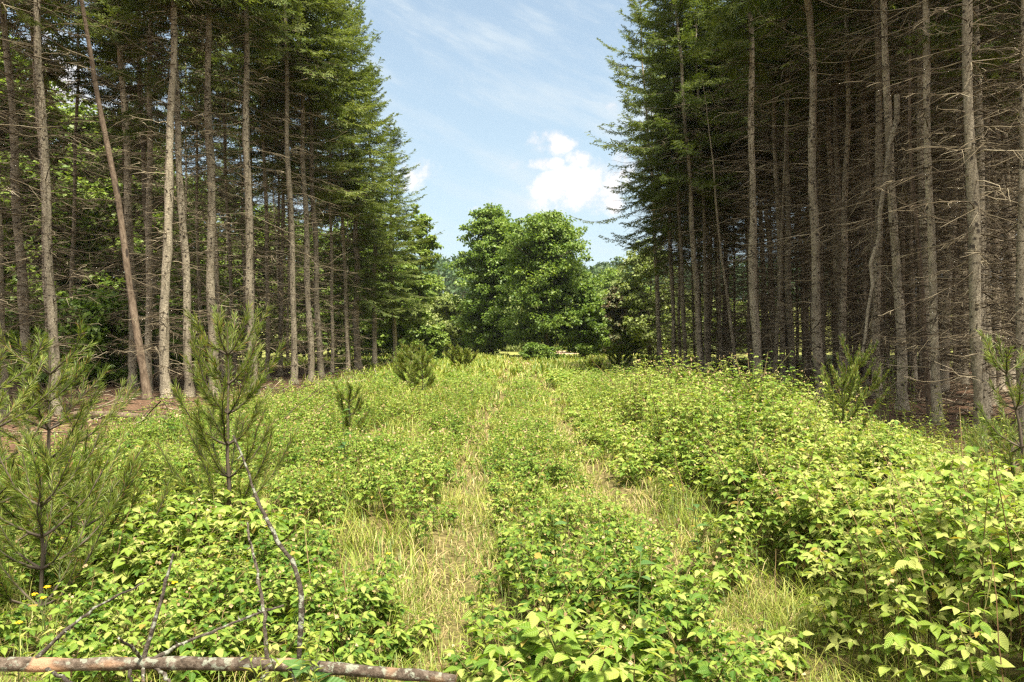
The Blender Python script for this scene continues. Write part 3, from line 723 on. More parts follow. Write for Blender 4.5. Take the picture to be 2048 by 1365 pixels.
# ------------------------------------------------------------------ young pines
def pine_mesh(r, H, spread=.8, whorls=5, need=.075, dens=600, bare=.2, nb=4, nw=.0019, upright=.5, lean=(0, 0)):
    tb = MB(); cb = MB(); shoots = []
    n = 10; s = np.linspace(0, 1, n)
    P = np.column_stack([lean[0] * s ** 1.3 + np.cumsum(r.normal(0, .006, n)), lean[1] * s ** 1.3 + np.cumsum(r.normal(0, .006, n)), -.05 + s * H])
    tubes(tb, P, (.006 + .012 * H / 1.6 * (1 - s))[None], 6)
    shoots.append(P[-4:])
    for i in range(whorls):
        f = bare + (1 - bare) * (i / whorls) ** .9
        b0 = np.array([np.interp(f, s, P[:, c]) for c in range(3)])
        L0 = spread * (1 - f) ** .7 * .95 + .16
        a0 = r.random() * 6.28
        for j in range(nb + (i % 2)):
            a = a0 + j * 6.283 / (nb + (i % 2)) + r.normal() * .2
            L = L0 * r.uniform(.7, 1.15); w = np.linspace(0, 1, 7)[:, None]
            e = np.array([math.cos(a), math.sin(a), .25 + .35 * f])
            Q = b0 + e * L * w + np.array([0, 0, upright * L]) * w ** 2.2 + np.cumsum(r.normal(0, .012, (7, 3)), 0) * w
            tubes(tb, Q, (.003 + .006 * (1 - w[:, 0]))[None], 4)
            shoots.append(Q[1:] if i > 0 else Q[2:])
            for q in range(1 if L < .4 else 3):
                k0 = r.integers(2, 6); b1 = Q[k0]; T = nrm(Q[k0] - Q[k0 - 1])
                d = nrm(T + np.cross(T, [0, 0, 1]) * r.choice([-1, 1]) * .7 + [0, 0, .35] + r.normal(0, .15, 3))
                l2 = L * r.uniform(.25, .5); w2 = np.linspace(0, 1, 5)[:, None]
                S2 = b1 + d * l2 * w2 + np.array([0, 0, .3 * l2]) * w2 ** 2
                tubes(tb, S2, np.linspace(.004, .0025, 5)[None], 3); shoots.append(S2)
    for S in shoots:
        L = np.linalg.norm(np.diff(S, axis=0), axis=1).sum(); m = max(20, int(dens * L))
        q = r.random(m); fi = q * (len(S) - 1); i0 = np.clip(fi.astype(int), 0, len(S) - 2); fr = (fi - i0)[:, None]
        O = S[i0] * (1 - fr) + S[i0 + 1] * fr; T = nrm(S[i0 + 1] - S[i0])
        rad = r.normal(size=(m, 3)); rad = nrm(rad - (rad * T).sum(1, keepdims=True) * T)
        op = r.uniform(.35, .85, (m, 1)) * np.where(q > .85, .6, 1.0)[:, None]
        D = nrm(T + rad * op); ln = need * r.uniform(.6, 1.15, (m, 1))
        sd = nrm(np.cross(D, r.normal(size=(m, 3)))) * nw
        tip = O + D * ln + np.array([0, 0, -.12]) * ln * r.random((m, 1))
        mid = O + D * ln * .5
        V = np.stack([O, mid + sd, tip, mid - sd], 1)
        cb.add(V, (np.array([[0, 1, 2], [0, 2, 3]])[None] + (np.arange(m) * 4)[:, None, None]).reshape(-1, 3))
    return tb.mesh('trunk', M['limb'], True), cb.mesh('needles', M['pine'])

def pine(label, u, Y, vtop, seed, group='young pines in the clearing', **kw):
    r = np.random.default_rng(seed)
    x = (u - 1024) * Y / FPX; g = float(gh(x, Y)); H = EYE + (HZ - vtop) * Y / FPX - g
    a, b = pine_mesh(r, H, **kw)
    t = empty('young_pine', (x, Y, g), label, 'young pine', group)
    link('trunk', a, t); link('needles', b, t)
pine('bushy young pine at the left edge with spreading yellowish shoots', 100, 5.6, 680, 401, spread=.62, whorls=6, upright=.3, nb=4, dens=390)
pine('tall young pine with upright candle shoots beside the lichen covered branch', 462, 5.8, 640, 402, dens=520, spread=.42, whorls=6, upright=.8, nb=5)
pine('low dense young pine in the left corner below the bushy one', 75, 4.3, 935, 403, dens=430, spread=.4, whorls=4, upright=.7)
pine('young pine cut by the left edge above the low dense one', -25, 4.9, 700, 404, dens=450, spread=.45, whorls=5, upright=.5)
pine('low young pine between the corner pine and the candle pine', 165, 5.0, 960, 405, spread=.45, whorls=4, upright=.7)
pine('bushy mid distance young pine left of the track near the last spruces', 822, 23, 690, 406, spread=.58, whorls=5, need=.12, nw=.006, dens=300)
pine('second bushy young pine touching the mid distance one left of the track', 846, 22, 712, 416, spread=.45, whorls=4, need=.12, nw=.006, dens=280)
pine('small pine sapling with three candles standing in the left raspberries', 697, 12.5, 770, 407, dens=420, spread=.17, whorls=3, upright=.9, need=.09, nw=.005)
pine('small far pine bush left of the end of the track', 925, 38, 703, 408, spread=.7, whorls=4, need=.16, nw=.014, dens=250)
pine('small far pine bush in front of the sandy patch', 1240, 36, 692, 409, spread=.6, whorls=4, need=.16, nw=.014, dens=250)
pine('slim far pine sapling right of the track before the paired trees', 1192, 30, 722, 410, spread=.3, whorls=4, need=.14, nw=.012, dens=300)
pine('small far pine beside the leaning end spruce', 1298, 36, 720, 411, spread=.4, whorls=4, need=.14, nw=.012, dens=300)
pine('wispy young pine standing in the raspberry mound before the snag', 1690, 10.5, 745, 412, spread=.28, whorls=4, upright=1.2, need=.07, nw=.004, dens=420)
pine('taller wispy young pine with thin shoots behind the raspberry mound', 1712, 12.5, 700, 413, spread=.45, whorls=4, upright=1.0, need=.07, nw=.005, dens=350)
pine('young pine reaching in from the right edge with a curved top shoot', 2070, 6.6, 665, 414, dens=450, spread=.34, whorls=4, nb=3, upright=.5, lean=(-.28, 0))
pine('low young pine at the right edge under the curved one', 2030, 7.2, 868, 415, spread=.40, whorls=4, upright=.6)

# ------------------------------------------------------------------ raspberries
def rasp_field(x, y):
    """density (0..1) and height of the canes"""
    n1 = vnoise(x, y, 1.3, 5); n2 = vnoise(x, y, .5, 6); n3 = vnoise(x, y, 3.0, 7)
    h = .14 + .40 * n1 + .18 * n2
    d = sstep(.27, .54, .6 * n1 + .25 * n3 + .25 * n2)
    # tall mound along the right side
    side = sstep(1.72, 2.15, x + .55 * (n1 - .5))
    wave = .75 + .5 * n3
    prof = .62 - .12 * sstep(6.5, 7.6, y) * (1 - sstep(7.8, 9.0, y)) + .60 * np.exp(-(np.abs((y - 11.6) / 3.3)) ** 5) - .12 * sstep(15, 19, y)
    prof = prof * (1 - .60 * sstep(3.3, 4.8, x) * (1 - sstep(11.5, 14, y)) - .3 * sstep(5.0, 6.4, x) * sstep(11.5, 14, y))
    h = h * (1 - side) + side * prof * (.80 + .40 * n3) * (.62 + .5 * n1 + .25 * n2)
    d = np.maximum(d, side * .98); d = d * (1 - .75 * np.exp(-((x - 1.62 - .3 * (n1 - .5)) / .22) ** 2) * sstep(3.2, 4.4, y) * (1 - sstep(15, 20, y)))
    d = np.where(x > 0, d, d * (.9 + .1 * n3))
    c1 = vnoise(x, y, .42, 41); c2 = vnoise(x, y, .8, 42)
    gap = sstep(.26, .46, .6 * c1 + .4 * c2)
    d = d * (.12 + .88 * gap); c3 = vnoise(x, y, 1.0, 43); h = h * np.where(x > 1.7, .48 + .98 * c3 + .10 * (c1 - .5), .62 + .68 * (.5 * c1 + .5 * c2))
    # wheel tracks stay open
    wob = .18 * (vnoise(x, y, 1.1, 9) - .5)
    rl = np.abs(x - RUT_L(y) + wob); rr = np.abs(x - RUT_R(y) + wob)
    wl = .21 + .12 * vnoise(x, y, 2.0, 12); wr = .22 + .12 * vnoise(x, y, 2.0, 13)
    track = np.minimum(sstep(wl * .6, wl * 1.7, rl), sstep(wr * .6, wr * 1.7, rr))
    tk = .10 + .08 * sstep(7, 16, y); d = d * (tk + (1 - tk) * track); h = h * (.45 + .55 * track)
    # open grass area, left foreground, and litter near the stand
    d = d * (1 - .22 * np.exp(-(((x + 1.25) / .5) ** 2 + ((y - 4.6) / 1.2) ** 2)))
    d = d * (1 - sstep(4.3, 6.2, -x + .6 * (n1 - .5)) * .93)
    cut = np.where(y < 15, 4.55, 4.55 + .22 * (y - 15)); cut = np.minimum(cut, 6.2)
    d = d * (1 - sstep(cut, cut + .75, x + .9 * (n1 - .5)))
    d = d * (1 - sstep(20, 33, y)) * (1 - .9 * sstep(24, 32, y) * sstep(3.5, 5.5, x))
    # sparser, lower middle strip far down the track
    mid = np.exp(-((x - .35) / .8) ** 2)
    h = h * (1 - .35 * mid * sstep(8, 14, y))
    return d, np.clip(h, .12, 1.4)

def canes(mb, x, y, H, r, lod, lsz, nl):
    m = len(x)
    z = gh(x, y); B = np.column_stack([x, y, z])
    la = r.random(m) * 6.28; lean = (H * r.uniform(.05, .45, m))[:, None] * np.column_stack([np.cos(la), np.sin(la), np.zeros(m)])
    tq = np.linspace(0, 1, 5)[None, :, None]
    CP = B[:, None] + lean[:, None] * tq ** 2 + np.array([0, 0, 1.]) * H[:, None, None] * tq * (1 - .12 * tq)
    if lod < 2:
        tubes(mb, CP, np.array([[.0042, .0038, .0034, .003, .002]]) * (1 + .3 * lod), 3, 1)
    bi = np.repeat(np.arange(m), nl); j = np.tile(np.arange(nl), m)
    t = .22 + .78 * ((j + r.random(m * nl) * .8) / nl) ** .8; t = np.clip(t, 0, 1)
    tt = t[:, None]
    O = B[bi] + lean[bi] * tt ** 2 + np.array([0, 0, 1.]) * H[bi][:, None] * tt * (1 - .12 * tt)
    az = j * 2.4 + la[bi] + r.normal(0, .4, m * nl)
    out = np.column_stack([np.cos(az), np.sin(az), np.zeros(m * nl)])
    pet = (lsz * r.uniform(.5, 1.1, m * nl))[:, None]
    pd = nrm(out + np.array([0, 0, 1.]) * (.25 + .45 * tt * r.random((m * nl, 1))))
    A = O + pd * pet
    if lod == 0:
        tubes(mb, np.stack([O, A], 1), np.array([[.0016, .0012]]), 3, 1)
    L = lsz * r.uniform(.6, 1.2, m * nl) * (1 - .35 * t ** 3)
    dr = r.uniform(-.38, .2, m * nl)[:, None]
    D = nrm(out + np.array([0, 0, 1.]) * dr + r.normal(0, .12, out.shape))
    S = nrm(np.cross(D, [0, 0, 1.])); N0 = np.cross(S, D)
    Nn = nrm(N0 + r.normal(0, .28, D.shape))
    kd = min(lod, 2)
    leaves(mb, A, D, Nn, L, kd, r.uniform(.85, 1.15, m * nl))
    if lod < 3:
        for sg in (-1, 1):
            dd = nrm(D * .45 + S * sg + np.array([0, 0, 1.]) * (-.1 + .25 * dr))
            leaves(mb, A - D * .012, dd, nrm(Nn + r.normal(0, .2, D.shape)), L * r.uniform(.7, .92, m * nl), kd, r.uniform(.85, 1.1, m * nl))
    if lod == 0:
        pick = r.random(m * nl) < .35
        for sg in (-1, 1):
            dd = nrm(D[pick] * -.1 + S[pick] * sg + [0, 0, -.1])
            leaves(mb, (A - pd * pet * .35)[pick], dd, Nn[pick], L[pick] * .7, kd)
    # dry flower heads at the cane tips
    tip = CP[:, -1]; pk = r.random(m) < .45; tip = tip[pk]
    q = 4 if lod < 2 else 2; bi = np.repeat(np.arange(len(tip)), q)
    O = tip[bi] + r.normal(0, .025, (len(bi), 3)) + [0, 0, .015]
    leaves(mb, O, unit_dirs(len(bi), r), unit_dirs(len(bi), r), r.uniform(.012, .024, len(bi)) * (1 + .5 * lod), 2, 1.3, mat=2)

def rasp_points(x0, x1, y0, y1, dens, r):
    n = int((x1 - x0) * (y1 - y0) * dens)
    x = r.uniform(x0, x1, n); y = r.uniform(y0, y1, n)
    ok = np.abs(x) < .67 * y + .7; x, y = x[ok], y[ok]
    d, h = rasp_field(x, y)
    ok = r.random(len(x)) < d
    return x[ok], y[ok], h[ok] * r.uniform(.72, 1.12, ok.sum())

CL = [((.28, 3.15), .42, .50), ((-2.15, 5.35), .75, .56)]      # two clumps that stand out, each a thing of its own
def in_clump(x, y):
    k = np.zeros(len(x), bool)
    for (c, rad, _) in CL: k |= (x - c[0]) ** 2 + (y - c[1]) ** 2 < rad ** 2
    return k
def raspberries():
    r = np.random.default_rng(3)
    A, Bm = MB(), MB()          # right thicket, low cover
    bands = [(1.6, 4.5, 70, 0, .073, 15), (4.5, 9, 66, 0, .066, 14), (9, 14, 60, 1, .068, 14), (14, 23, 28, 1, .084, 9), (23, 44, 15, 2, .115, 8)]
    for (y0, y1, dn, lod, ls, nl) in bands:
        x, y, h = rasp_points(-7, 7.4, y0, y1, dn, r)
        ok = ~in_clump(x, y) & ~((y < 2.9) & (np.abs(x) < 1.2)) & ~((y < 3.42) & (x < -.15))
        h = np.where((x < -.1) & (y < 4.6), h * np.clip(.55 + (y - 3.4) * .37, .5, 1), h); x, y, h = x[ok], y[ok], h[ok]
        rt_ = x > RUT_R(y)
        for mb, k in ((A, rt_), (Bm, ~rt_)):
            if k.sum(): canes(mb, x[k], y[k], h[k], r, lod, ls * ((1.06 if y0 < 4 else 1.2) if mb is A else .86), nl + (2 if mb is A else 0))
    ms = [M['rasp'], M['cane'], M['bud']]
    o = link('raspberry_thicket', A.mesh('raspberry_thicket', ms, luv=True)); tag(o, 'tall raspberry thicket mounding along the right stand', 'raspberry thicket', kind='stuff')
    o = link('raspberry_undergrowth', Bm.mesh('raspberry_undergrowth', ms, luv=True)); tag(o, 'knee high raspberry undergrowth between and left of the wheel tracks', 'undergrowth', kind='stuff')
    for (c, rad, hh), lab in zip(CL, ('raspberry clump with large pale leaves, bottom centre between the wheel tracks', 'yellow green raspberry clump in front of the candle pine on the left')):
        n = int(rad * rad * 3.14 * 60); a = r.random(n) * 6.28; q = rad * np.sqrt(r.random(n))
        x, y = q * np.cos(a), q * np.sin(a)
        mb = MB(); h = hh * (1.05 - .45 * (q / rad) ** 2) * r.uniform(.7, 1.1, n)
        canes(mb, x + c[0], y + c[1], h, r, 0, .098, 12)
        me = mb.mesh('raspberry_clump', ms, luv=True); g = float(gh(*c))
        me.transform(Matrix.Translation((-c[0], -c[1], -g)))
        o = link('raspberry_clump', me); o.location = (c[0], c[1], g); tag(o, lab, 'raspberry bush')
raspberries()

# ------------------------------------------------------------------ grass
def blades(mb, x, y, L, r, w=.004, bend=.6, mat=0):
    m = len(x); a = r.random(m) * 6.28; o = np.column_stack([np.cos(a), np.sin(a), np.zeros(m)]); s = np.column_stack([-np.sin(a), np.cos(a), np.zeros(m)]) * w
    B = np.column_stack([x, y, gh(x, y) - .01]); L = L[:, None]; bd = (bend * r.uniform(.2, 1.5, m))[:, None]
    up = np.array([0, 0, 1.])
    p1 = B + L * .45 * nrm(up + o * bd * .5); p2 = p1 + L * .35 * nrm(up * .8 + o * bd * 1.2); p3 = p2 + L * .25 * nrm(up * .35 + o * bd * 1.8)
    V = np.stack([B - s, B + s, p1 - s * .9, p1 + s * .9, p2 - s * .6, p2 + s * .6, p3], 1)
    off = (np.arange(m) * 7)[:, None, None]
    n0 = mb.n
    mb.add(V, (np.array([[0, 1, 3, 2], [2, 3, 5, 4]])[None] + off).reshape(-1, 4), mat)
    mb.f.append(((np.array([[4, 5, 6]])[None] + off).reshape(-1, 3) + n0, mat))
def grass():
    r = np.random.default_rng(17)
    G, S = MB(), MB()
    for (y0, y1, dn, L, w) in ((1.8, 5, 3000, .24, .0021), (5, 9, 1300, .26, .0032), (9, 16, 420, .30, .006), (16, 30, 110, .36, .013), (30, 62, 55, .40, .028)):
        wx = 7.2 if y0 < 30 else 14
        n = int(2 * wx * (y1 - y0) * dn)
        x = r.uniform(-wx, wx, n); y = r.uniform(y0, y1, n)
        ok = np.abs(x) < .67 * y + .6; x, y = x[ok], y[ok]
        d, h = rasp_field(x, y)
        p = np.clip(.95 - .62 * d, 0, 1) * (1 - sstep(4.8, 6.8, np.abs(x)) * (y < 38))
        tuft = sstep(.25, .6, vnoise(x, y, .35, 21)); p = p * (.40 + .60 * tuft)
        p = np.where(x > 2.3, p * .35, p)
        ok = (r.random(len(x)) < p) & ~((y < 3.3) & (x < -.15)); x, y = x[ok], y[ok]
        rut = np.minimum(np.abs(x - RUT_L(y)), np.abs(x - RUT_R(y)))
        dry = .07 + .32 * np.exp(-(rut / .35) ** 2) + .5 * (vnoise(x, y, .9, 22) - .5)
        isdry = r.random(len(x)) < dry
        Ls = L * r.uniform(.4, 1.25, len(x)) * (1 - .45 * np.exp(-(rut / .3) ** 2))
        blades(G, x[~isdry], y[~isdry], Ls[~isdry], r, w, 1.25)
        blades(S, x[isdry], y[isdry], Ls[isdry] * .85, r, w * .75, 2.1)
    o = link('green_grass', G.mesh('green_grass', M['grass'])); tag(o, 'fine green grass between the raspberries and along the wheel tracks', 'grass', kind='stuff')
    o = link('dry_grass', S.mesh('dry_grass', M['straw'])); tag(o, 'straw coloured dry grass lying in the wheel tracks', 'grass', kind='stuff')
grass()

def twigs():
    r = np.random.default_rng(23); mb = MB(); n = 7000
    y = r.uniform(8, 42, n); x = np.where(r.random(n) < .55, r.uniform(5.8, 17, n), r.uniform(-16, -4.2, n))
    a = r.random(n) * 6.28; L = r.uniform(.15, 1.1, n)[:, None, None]
    d = np.column_stack([np.cos(a), np.sin(a), r.normal(.1, .2, n)])
    w = np.linspace(0, 1, 4)[None, :, None]
    P = np.column_stack([x, y, gh(x, y) + .03])[:, None] + d[:, None] * L * w + r.normal(0, .03, (n, 4, 3)) * w
    P[:, :, 2] = np.maximum(P[:, :, 2], gh(P[:, :, 0], P[:, :, 1]) + .012)
    tubes(mb, P, r.uniform(.004, .012, (n, 1)), 3)
    o = link('fallen_twig_litter', mb.mesh('fallen_twig_litter', M['twig'])); tag(o, 'fallen dead twigs littering the brown floor under the spruces', 'litter', kind='stuff')
twigs()

def weeds():
    r = np.random.default_rng(29); mb = MB()
    x = r.uniform(-6, 6.5, 9000); y = 2.2 + 16 * r.random(9000) ** .8
    cl = vnoise(x, y, .8, 31); d, h = rasp_field(x, y)
    rut = np.minimum(np.abs(x - RUT_L(y)), np.abs(x - RUT_R(y)))
    ok = (cl > .62) & (np.abs(x) < .66 * y + .4) & (rut > .2) & (y > 2.9); x, y, h = x[ok], y[ok], h[ok]
    ok = r.random(len(x)) < .55; x, y, h = x[ok], y[ok], h[ok]
    m = len(x); H = np.clip(h * r.uniform(.8, 1.35, m), .25, 1.2)
    B = np.column_stack([x, y, gh(x, y)]); a = r.random(m) * 6.28; ln = np.column_stack([np.cos(a), np.sin(a), np.zeros(m)]) * (H * r.uniform(0, .3, m))[:, None]
    q = np.linspace(0, 1, 5)[None, :, None]
    tubes(mb, B[:, None] + ln[:, None] * q ** 2 + np.array([0, 0, 1.]) * H[:, None, None] * q, np.array([[.003, .0028, .0024, .002, .0014]]), 3, 1)
    nl = 16; bi = np.repeat(np.arange(m), nl); t = (.3 + .7 * np.tile(np.arange(nl) / (nl - 1), m))[:, None]
    az = np.tile(np.arange(nl) * 2.4, m) + a[bi]
    D = np.column_stack([np.cos(az), np.sin(az), r.uniform(-.2, .9, m * nl)])
    leaves(mb, B[bi] + ln[bi] * t ** 2 + np.array([0, 0, 1.]) * H[bi][:, None] * t, D, np.array([0, 0, 1.]) + r.normal(0, .25, D.shape), r.uniform(.05, .10, m * nl) * (1.1 - .5 * t[:, 0]), 1, .42)
    o = link('leafy_weeds', mb.mesh('leafy_weeds', [M['grass'], M['stem']], luv=True)); tag(o, 'narrow leaved upright weeds mixed into the raspberries', 'weeds', kind='stuff')
    # bare dead canes and seed stalks
    mb = MB(); n = 2600; x = r.uniform(-5, 6.2, n); y = 2.6 + 18 * r.random(n)
    edge = np.exp(-((x - 2.0) / .45) ** 2); d, h = rasp_field(x, y)
    ok = (r.random(n) < .12 + .6 * edge) & (np.abs(x) < .66 * y + .3) & ~((y < 3.3) & (np.abs(x) < 1)); x, y, h = x[ok], y[ok], h[ok]; m = len(x)
    H = np.clip(h * r.uniform(.7, 1.35, m), .25, 1.25); a = r.random(m) * 6.28; q = np.linspace(0, 1, 6)[None, :, None]
    L = np.column_stack([np.cos(a), np.sin(a), np.zeros(m)]) * (H * r.uniform(.05, .8, m))[:, None]
    P = np.column_stack([x, y, gh(x, y)])[:, None] + L[:, None] * q ** 1.6 + np.array([0, 0, 1.]) * H[:, None, None] * q + np.cumsum(r.normal(0, .007, (m, 6, 3)), 1)
    tubes(mb, P, np.array([[.0038, .0034, .003, .0026, .0022, .0014]]), 3)
    o = link('dead_cane_stalks', mb.mesh('dead_cane_stalks', M['deadcane'])); tag(o, 'thin brown dead canes and stalks standing among the raspberries', 'dead stalks', kind='stuff')
weeds()

# ------------------------------------------------------------------ fallen wood
def px_line(pts, base):
    return np.array([at(*p) for p in pts]) - base
def resamp(P, n):
    P = np.asarray(P); t = np.linspace(0, 1, len(P)); q = np.linspace(0, 1, n)
    return np.column_stack([np.interp(q, t, P[:, i]) for i in range(3)])
def fallen_branch():
    r = np.random.default_rng(41)
    base = at(520, 1332, 3.15); base[2] = float(gh(base[0], base[1]))
    t = empty('fallen_branch', tuple(base), 'fallen lichen covered pole with upright side branches across the lower left corner', 'fallen branch')
    D = 3.15
    P = resamp(px_line([(-60, 1331, 3.1), (65, 1330, D), (300, 1327, D), (560, 1330, D), (760, 1348, D), (912, 1361, 3.12)], base), 40)
    P += np.column_stack([np.zeros(40), np.zeros(40), np.cumsum(r.normal(0, .0012, 40))])
    mb = MB(); rad = np.linspace(.0285, .022, 40) * (1 + .07 * r.normal(size=40)); rad[-6:] *= np.linspace(1, .8, 6)
    tubes(mb, P, rad[None], 14, 0, cap=1)
    v = mb.v[0]; v += r.normal(0, .0012, v.shape)
    link('stem', mb.mesh('stem', [M['log'], M['endwood']], True), t)
    sb = [
      ([(597, 1318, D), (604, 1190, 3.16), (585, 1120, 3.2), (555, 1085, 3.22), (528, 1030, 3.25), (508, 985, 3.28), (492, 930, 3.3), (466, 872, 3.32)], .0115, .0042),
      ([(533, 1318, D), (528, 1230, 3.16), (515, 1150, 3.2), (500, 1085, 3.22), (493, 1045, 3.24)], .0085, .004),
      ([(286, 1318, D), (312, 1230, 3.2), (330, 1160, 3.25), (346, 1108, 3.28)], .010, .0055),
      ([(70, 1318, D), (130, 1262, 3.2), (190, 1215, 3.26), (240, 1190, 3.3), (286, 1168, 3.34)], .0085, .0035),
      ([(308, 1318, D), (370, 1285, 3.2), (440, 1258, 3.28), (520, 1228, 3.36), (566, 1212, 3.4)], .008, .004),
      ([(282, 1318, D), (262, 1300, 3.05), (236, 1278, 2.95)], .008, .005),
      ([(88, 1338, D), (110, 1352, 3.02), (150, 1375, 2.9)], .009, .006),
      ([(256, 1335, D), (258, 1352, 3.1), (262, 1385, 3.05)], .0075, .006),
      ([(284, 1335, D), (285, 1360, 3.08), (288, 1390, 3.05)], .008, .006),
      ([(308, 1335, D), (325, 1350, 3.1), (345, 1385, 3.05)], .008, .006),
      ([(535, 1335, D), (532, 1350, 3.1), (512, 1372, 3.05)], .007, .005),
      ([(575, 1335, D), (584, 1350, 3.1), (590, 1372, 3.08)], .007, .005)]
    for pts, r0, r1 in sb:
        n = 22 if len(pts) > 4 else 12
        Q = resamp(px_line(pts, base), n); Q[1:-1] += r.normal(0, .0022, (n - 2, 3))
        mb = MB(); tubes(mb, Q, (np.linspace(r0, r1, n) * (1 + .12 * r.normal(size=n)))[None], 8, 0, cap=True)
        if n == 22:                                   # small stubs
            j = r.integers(3, 20, 7); d = unit_dirs(7, r)
            tubes(mb, np.stack([Q[j], Q[j] + d * .022], 1), np.array([[.004, .002]]), 4, 0)
        link('side_branch', mb.mesh('side_branch', M['branchbark'], True), t)
fallen_branch()

def log(label, pts, r0, r1, seed, nbr=4):
    r = np.random.default_rng(seed)
    W = np.array([[(u - 1024) * Y / FPX, Y, 0] for u, Y in pts]); W = resamp(W, 18)
    W[:, 2] = gh(W[:, 0], W[:, 1]) + max(r0, .03) + np.abs(r.normal(0, .01, 18))
    base = W[9].copy(); base[2] = float(gh(base[0], base[1]))
    t = empty('fallen_log', tuple(base), label, 'fallen log', 'fallen poles at the edge of the left stand')
    mb = MB(); tubes(mb, W - base, np.linspace(r0, r1, 18)[None], 10, 0, cap=1)
    link('stem', mb.mesh('stem', [M['oldlog'], M['endwood']], True), t)
    for i in range(nbr):
        j = r.integers(3, 16); d = nrm(np.array([r.normal(0, .6), r.normal(0, .4), r.uniform(.3, 1.0)])); w = np.linspace(0, 1, 7)[:, None]
        Q = W[j] - base + d * r.uniform(.35, .9) * w + np.cumsum(r.normal(0, .015, (7, 3)), 0) * w
        mb = MB(); tubes(mb, Q, np.linspace(.009, .003, 7)[None], 4)
        link('side_branch', mb.mesh('side_branch', M['twig'], True), t)
log('brown fallen log behind the bushy young pine, at the edge of the left stand', [(150, 14.2), (330, 14.0), (420, 14.2)], .07, .055, 51, 5)
log('thin fallen pole lying in front of the twin trunks on the left', [(545, 20.5), (610, 20.2), (680, 19.8)], .05, .035, 52, 4)
log('thin grey fallen pole with raised twigs beside the left raspberries', [(430, 13.8), (530, 13.9), (600, 14.1)], .035, .02, 53, 6)
log('small rotting pole on the needle floor under the thickest right trunks', [(1830, 17.5), (1900, 16.8), (1985, 16.4)], .04, .03, 54, 3)
def curved_stick(label, pts, r0, r1):
    P = np.array([at(*p) for p in pts]); b = P[0].copy()
    b[2] = float(gh(b[0], b[1])); P[0, 2] = b[2] + .01
    mb = MB(); tubes(mb, resamp(P, 14) - b, np.linspace(r0, r1, 14)[None], 5)
    o = link('bare_sapling', mb.mesh('bare_sapling', M['twig'], True)); o.location = tuple(b)
    tag(o, label, 'dead sapling', 'bare dead saplings')
curved_stick('curved bare sapling behind the bushy pine, tip bending right', [(168, 850, 14.3), (166, 790, 14.3), (176, 750, 14.3), (205, 712, 14.3)], .012, .004)
curved_stick('straight bare sapling with a crooked top before the leaning trunk', [(230, 850, 14.1), (233, 810, 14.1), (243, 775, 14.2), (262, 752, 14.3)], .011, .004)
curved_stick('bare thin stick slanting up right of the fallen pole on the left', [(535, 858, 12.6), (590, 815, 12.8), (650, 770, 13)], .010, .004)
curved_stick('bare stick slanting across beside the raspberries, lower than its neighbour', [(590, 856, 12.4), (640, 815, 12.6), (690, 780, 12.8)], .008, .004)

# ------------------------------------------------------------------ herbs and flowers
def herb(label, u, v, Y, H, nl, ls, seed):
    r = np.random.default_rng(seed); x = (u - 1024) * Y / FPX; g = float(gh(x, Y))
    mb = MB(); s = np.linspace(0, 1, 7); P = np.column_stack([.04 * s ** 2 * r.normal(), .04 * s ** 2 * r.normal(), s * H])
    tubes(mb, P, np.linspace(.005, .0025, 7)[None], 5, 1)
    q = np.linspace(.25, 1, nl); O = np.column_stack([np.interp(q, s, P[:, i]) for i in range(3)])
    a = np.arange(nl) * 1.57 + r.normal(0, .3, nl); D = np.column_stack([np.cos(a), np.sin(a), r.uniform(-.1, .6, nl)])
    leaves(mb, O, D, np.tile([[0, 0, 1.]], (nl, 1)) + r.normal(0, .15, (nl, 3)), ls * r.uniform(.7, 1.1, nl), 0, 1.0)
    o = link('broad_leaved_herb', mb.mesh('broad_leaved_herb', [M['herb'], M['stem']], luv=True)); o.location = (x, Y, g)
    tag(o, label, 'herb', 'broad leaved herbs')
herb('broad leaved upright herb below the pine sapling on the left', 690, 0, 9.2, .75, 9, .13, 61)
herb('large oval leaved herb at the end of the fallen pole', 640, 0, 3.1, .30, 8, .14, 62)
herb('tall leafy herb stem in the right wheel track near the bottom', 1276, 0, 3.5, .62, 10, .09, 63)
herb('dark leaved herb between the wheel tracks', 1112, 0, 5.2, .42, 6, .12, 64)
herb('small leafy herb at the left edge of the raspberry thicket', 1400, 0, 5.6, .5, 8, .1, 65)

def flower_mesh(r, H):
    st = MB(); s = np.linspace(0, 1, 6); P = np.column_stack([.05 * s ** 2 * r.normal(), .05 * s ** 2 * r.normal(), s * H])
    tubes(st, P, np.full((1, 6), .0022), 4)
    fl = MB(); n = 18; a = np.arange(n) * 6.283 / n + r.normal(0, .08, n)
    D = np.column_stack([np.cos(a), np.sin(a), r.uniform(.1, .7, n)])
    leaves(fl, np.tile(P[-1], (n, 1)), D, np.tile([[0, 0, 1.]], (n, 1)) - D * .2, r.uniform(.013, .02, n), 2, .8)
    return st.mesh('stem', M['stem']), fl.mesh('petals', M['petal'])
FL = [(85, 1180, 3.9, 'yellow flower, topmost left of the trio in the lower left corner'), (95, 1187, 3.92, 'yellow flower, right one of the trio in the lower left corner'),
      (82, 1198, 3.85, 'yellow flower, lowest of the trio in the lower left corner'), (50, 1252, 3.5, 'lone yellow flower under the trio near the left edge'),
      (545, 1060, 5.0, 'yellow flower beside the bend of the lichen covered side branch'), (362, 1158, 4.2, 'yellow flower above the tip of the upright side branch'),
      (1362, 1186, 3.9, 'yellow flower in the grass beside the right thicket near the bottom'), (1350, 978, 6.2, 'yellow flower at the foot of the raspberry mound'),
      (800, 1110, 4.7, 'yellow flower left of the left wheel track'), (1190, 1060, 5.2, 'yellow flower in the grass right of the middle strip')]
rf = np.random.default_rng(71)
fm = None
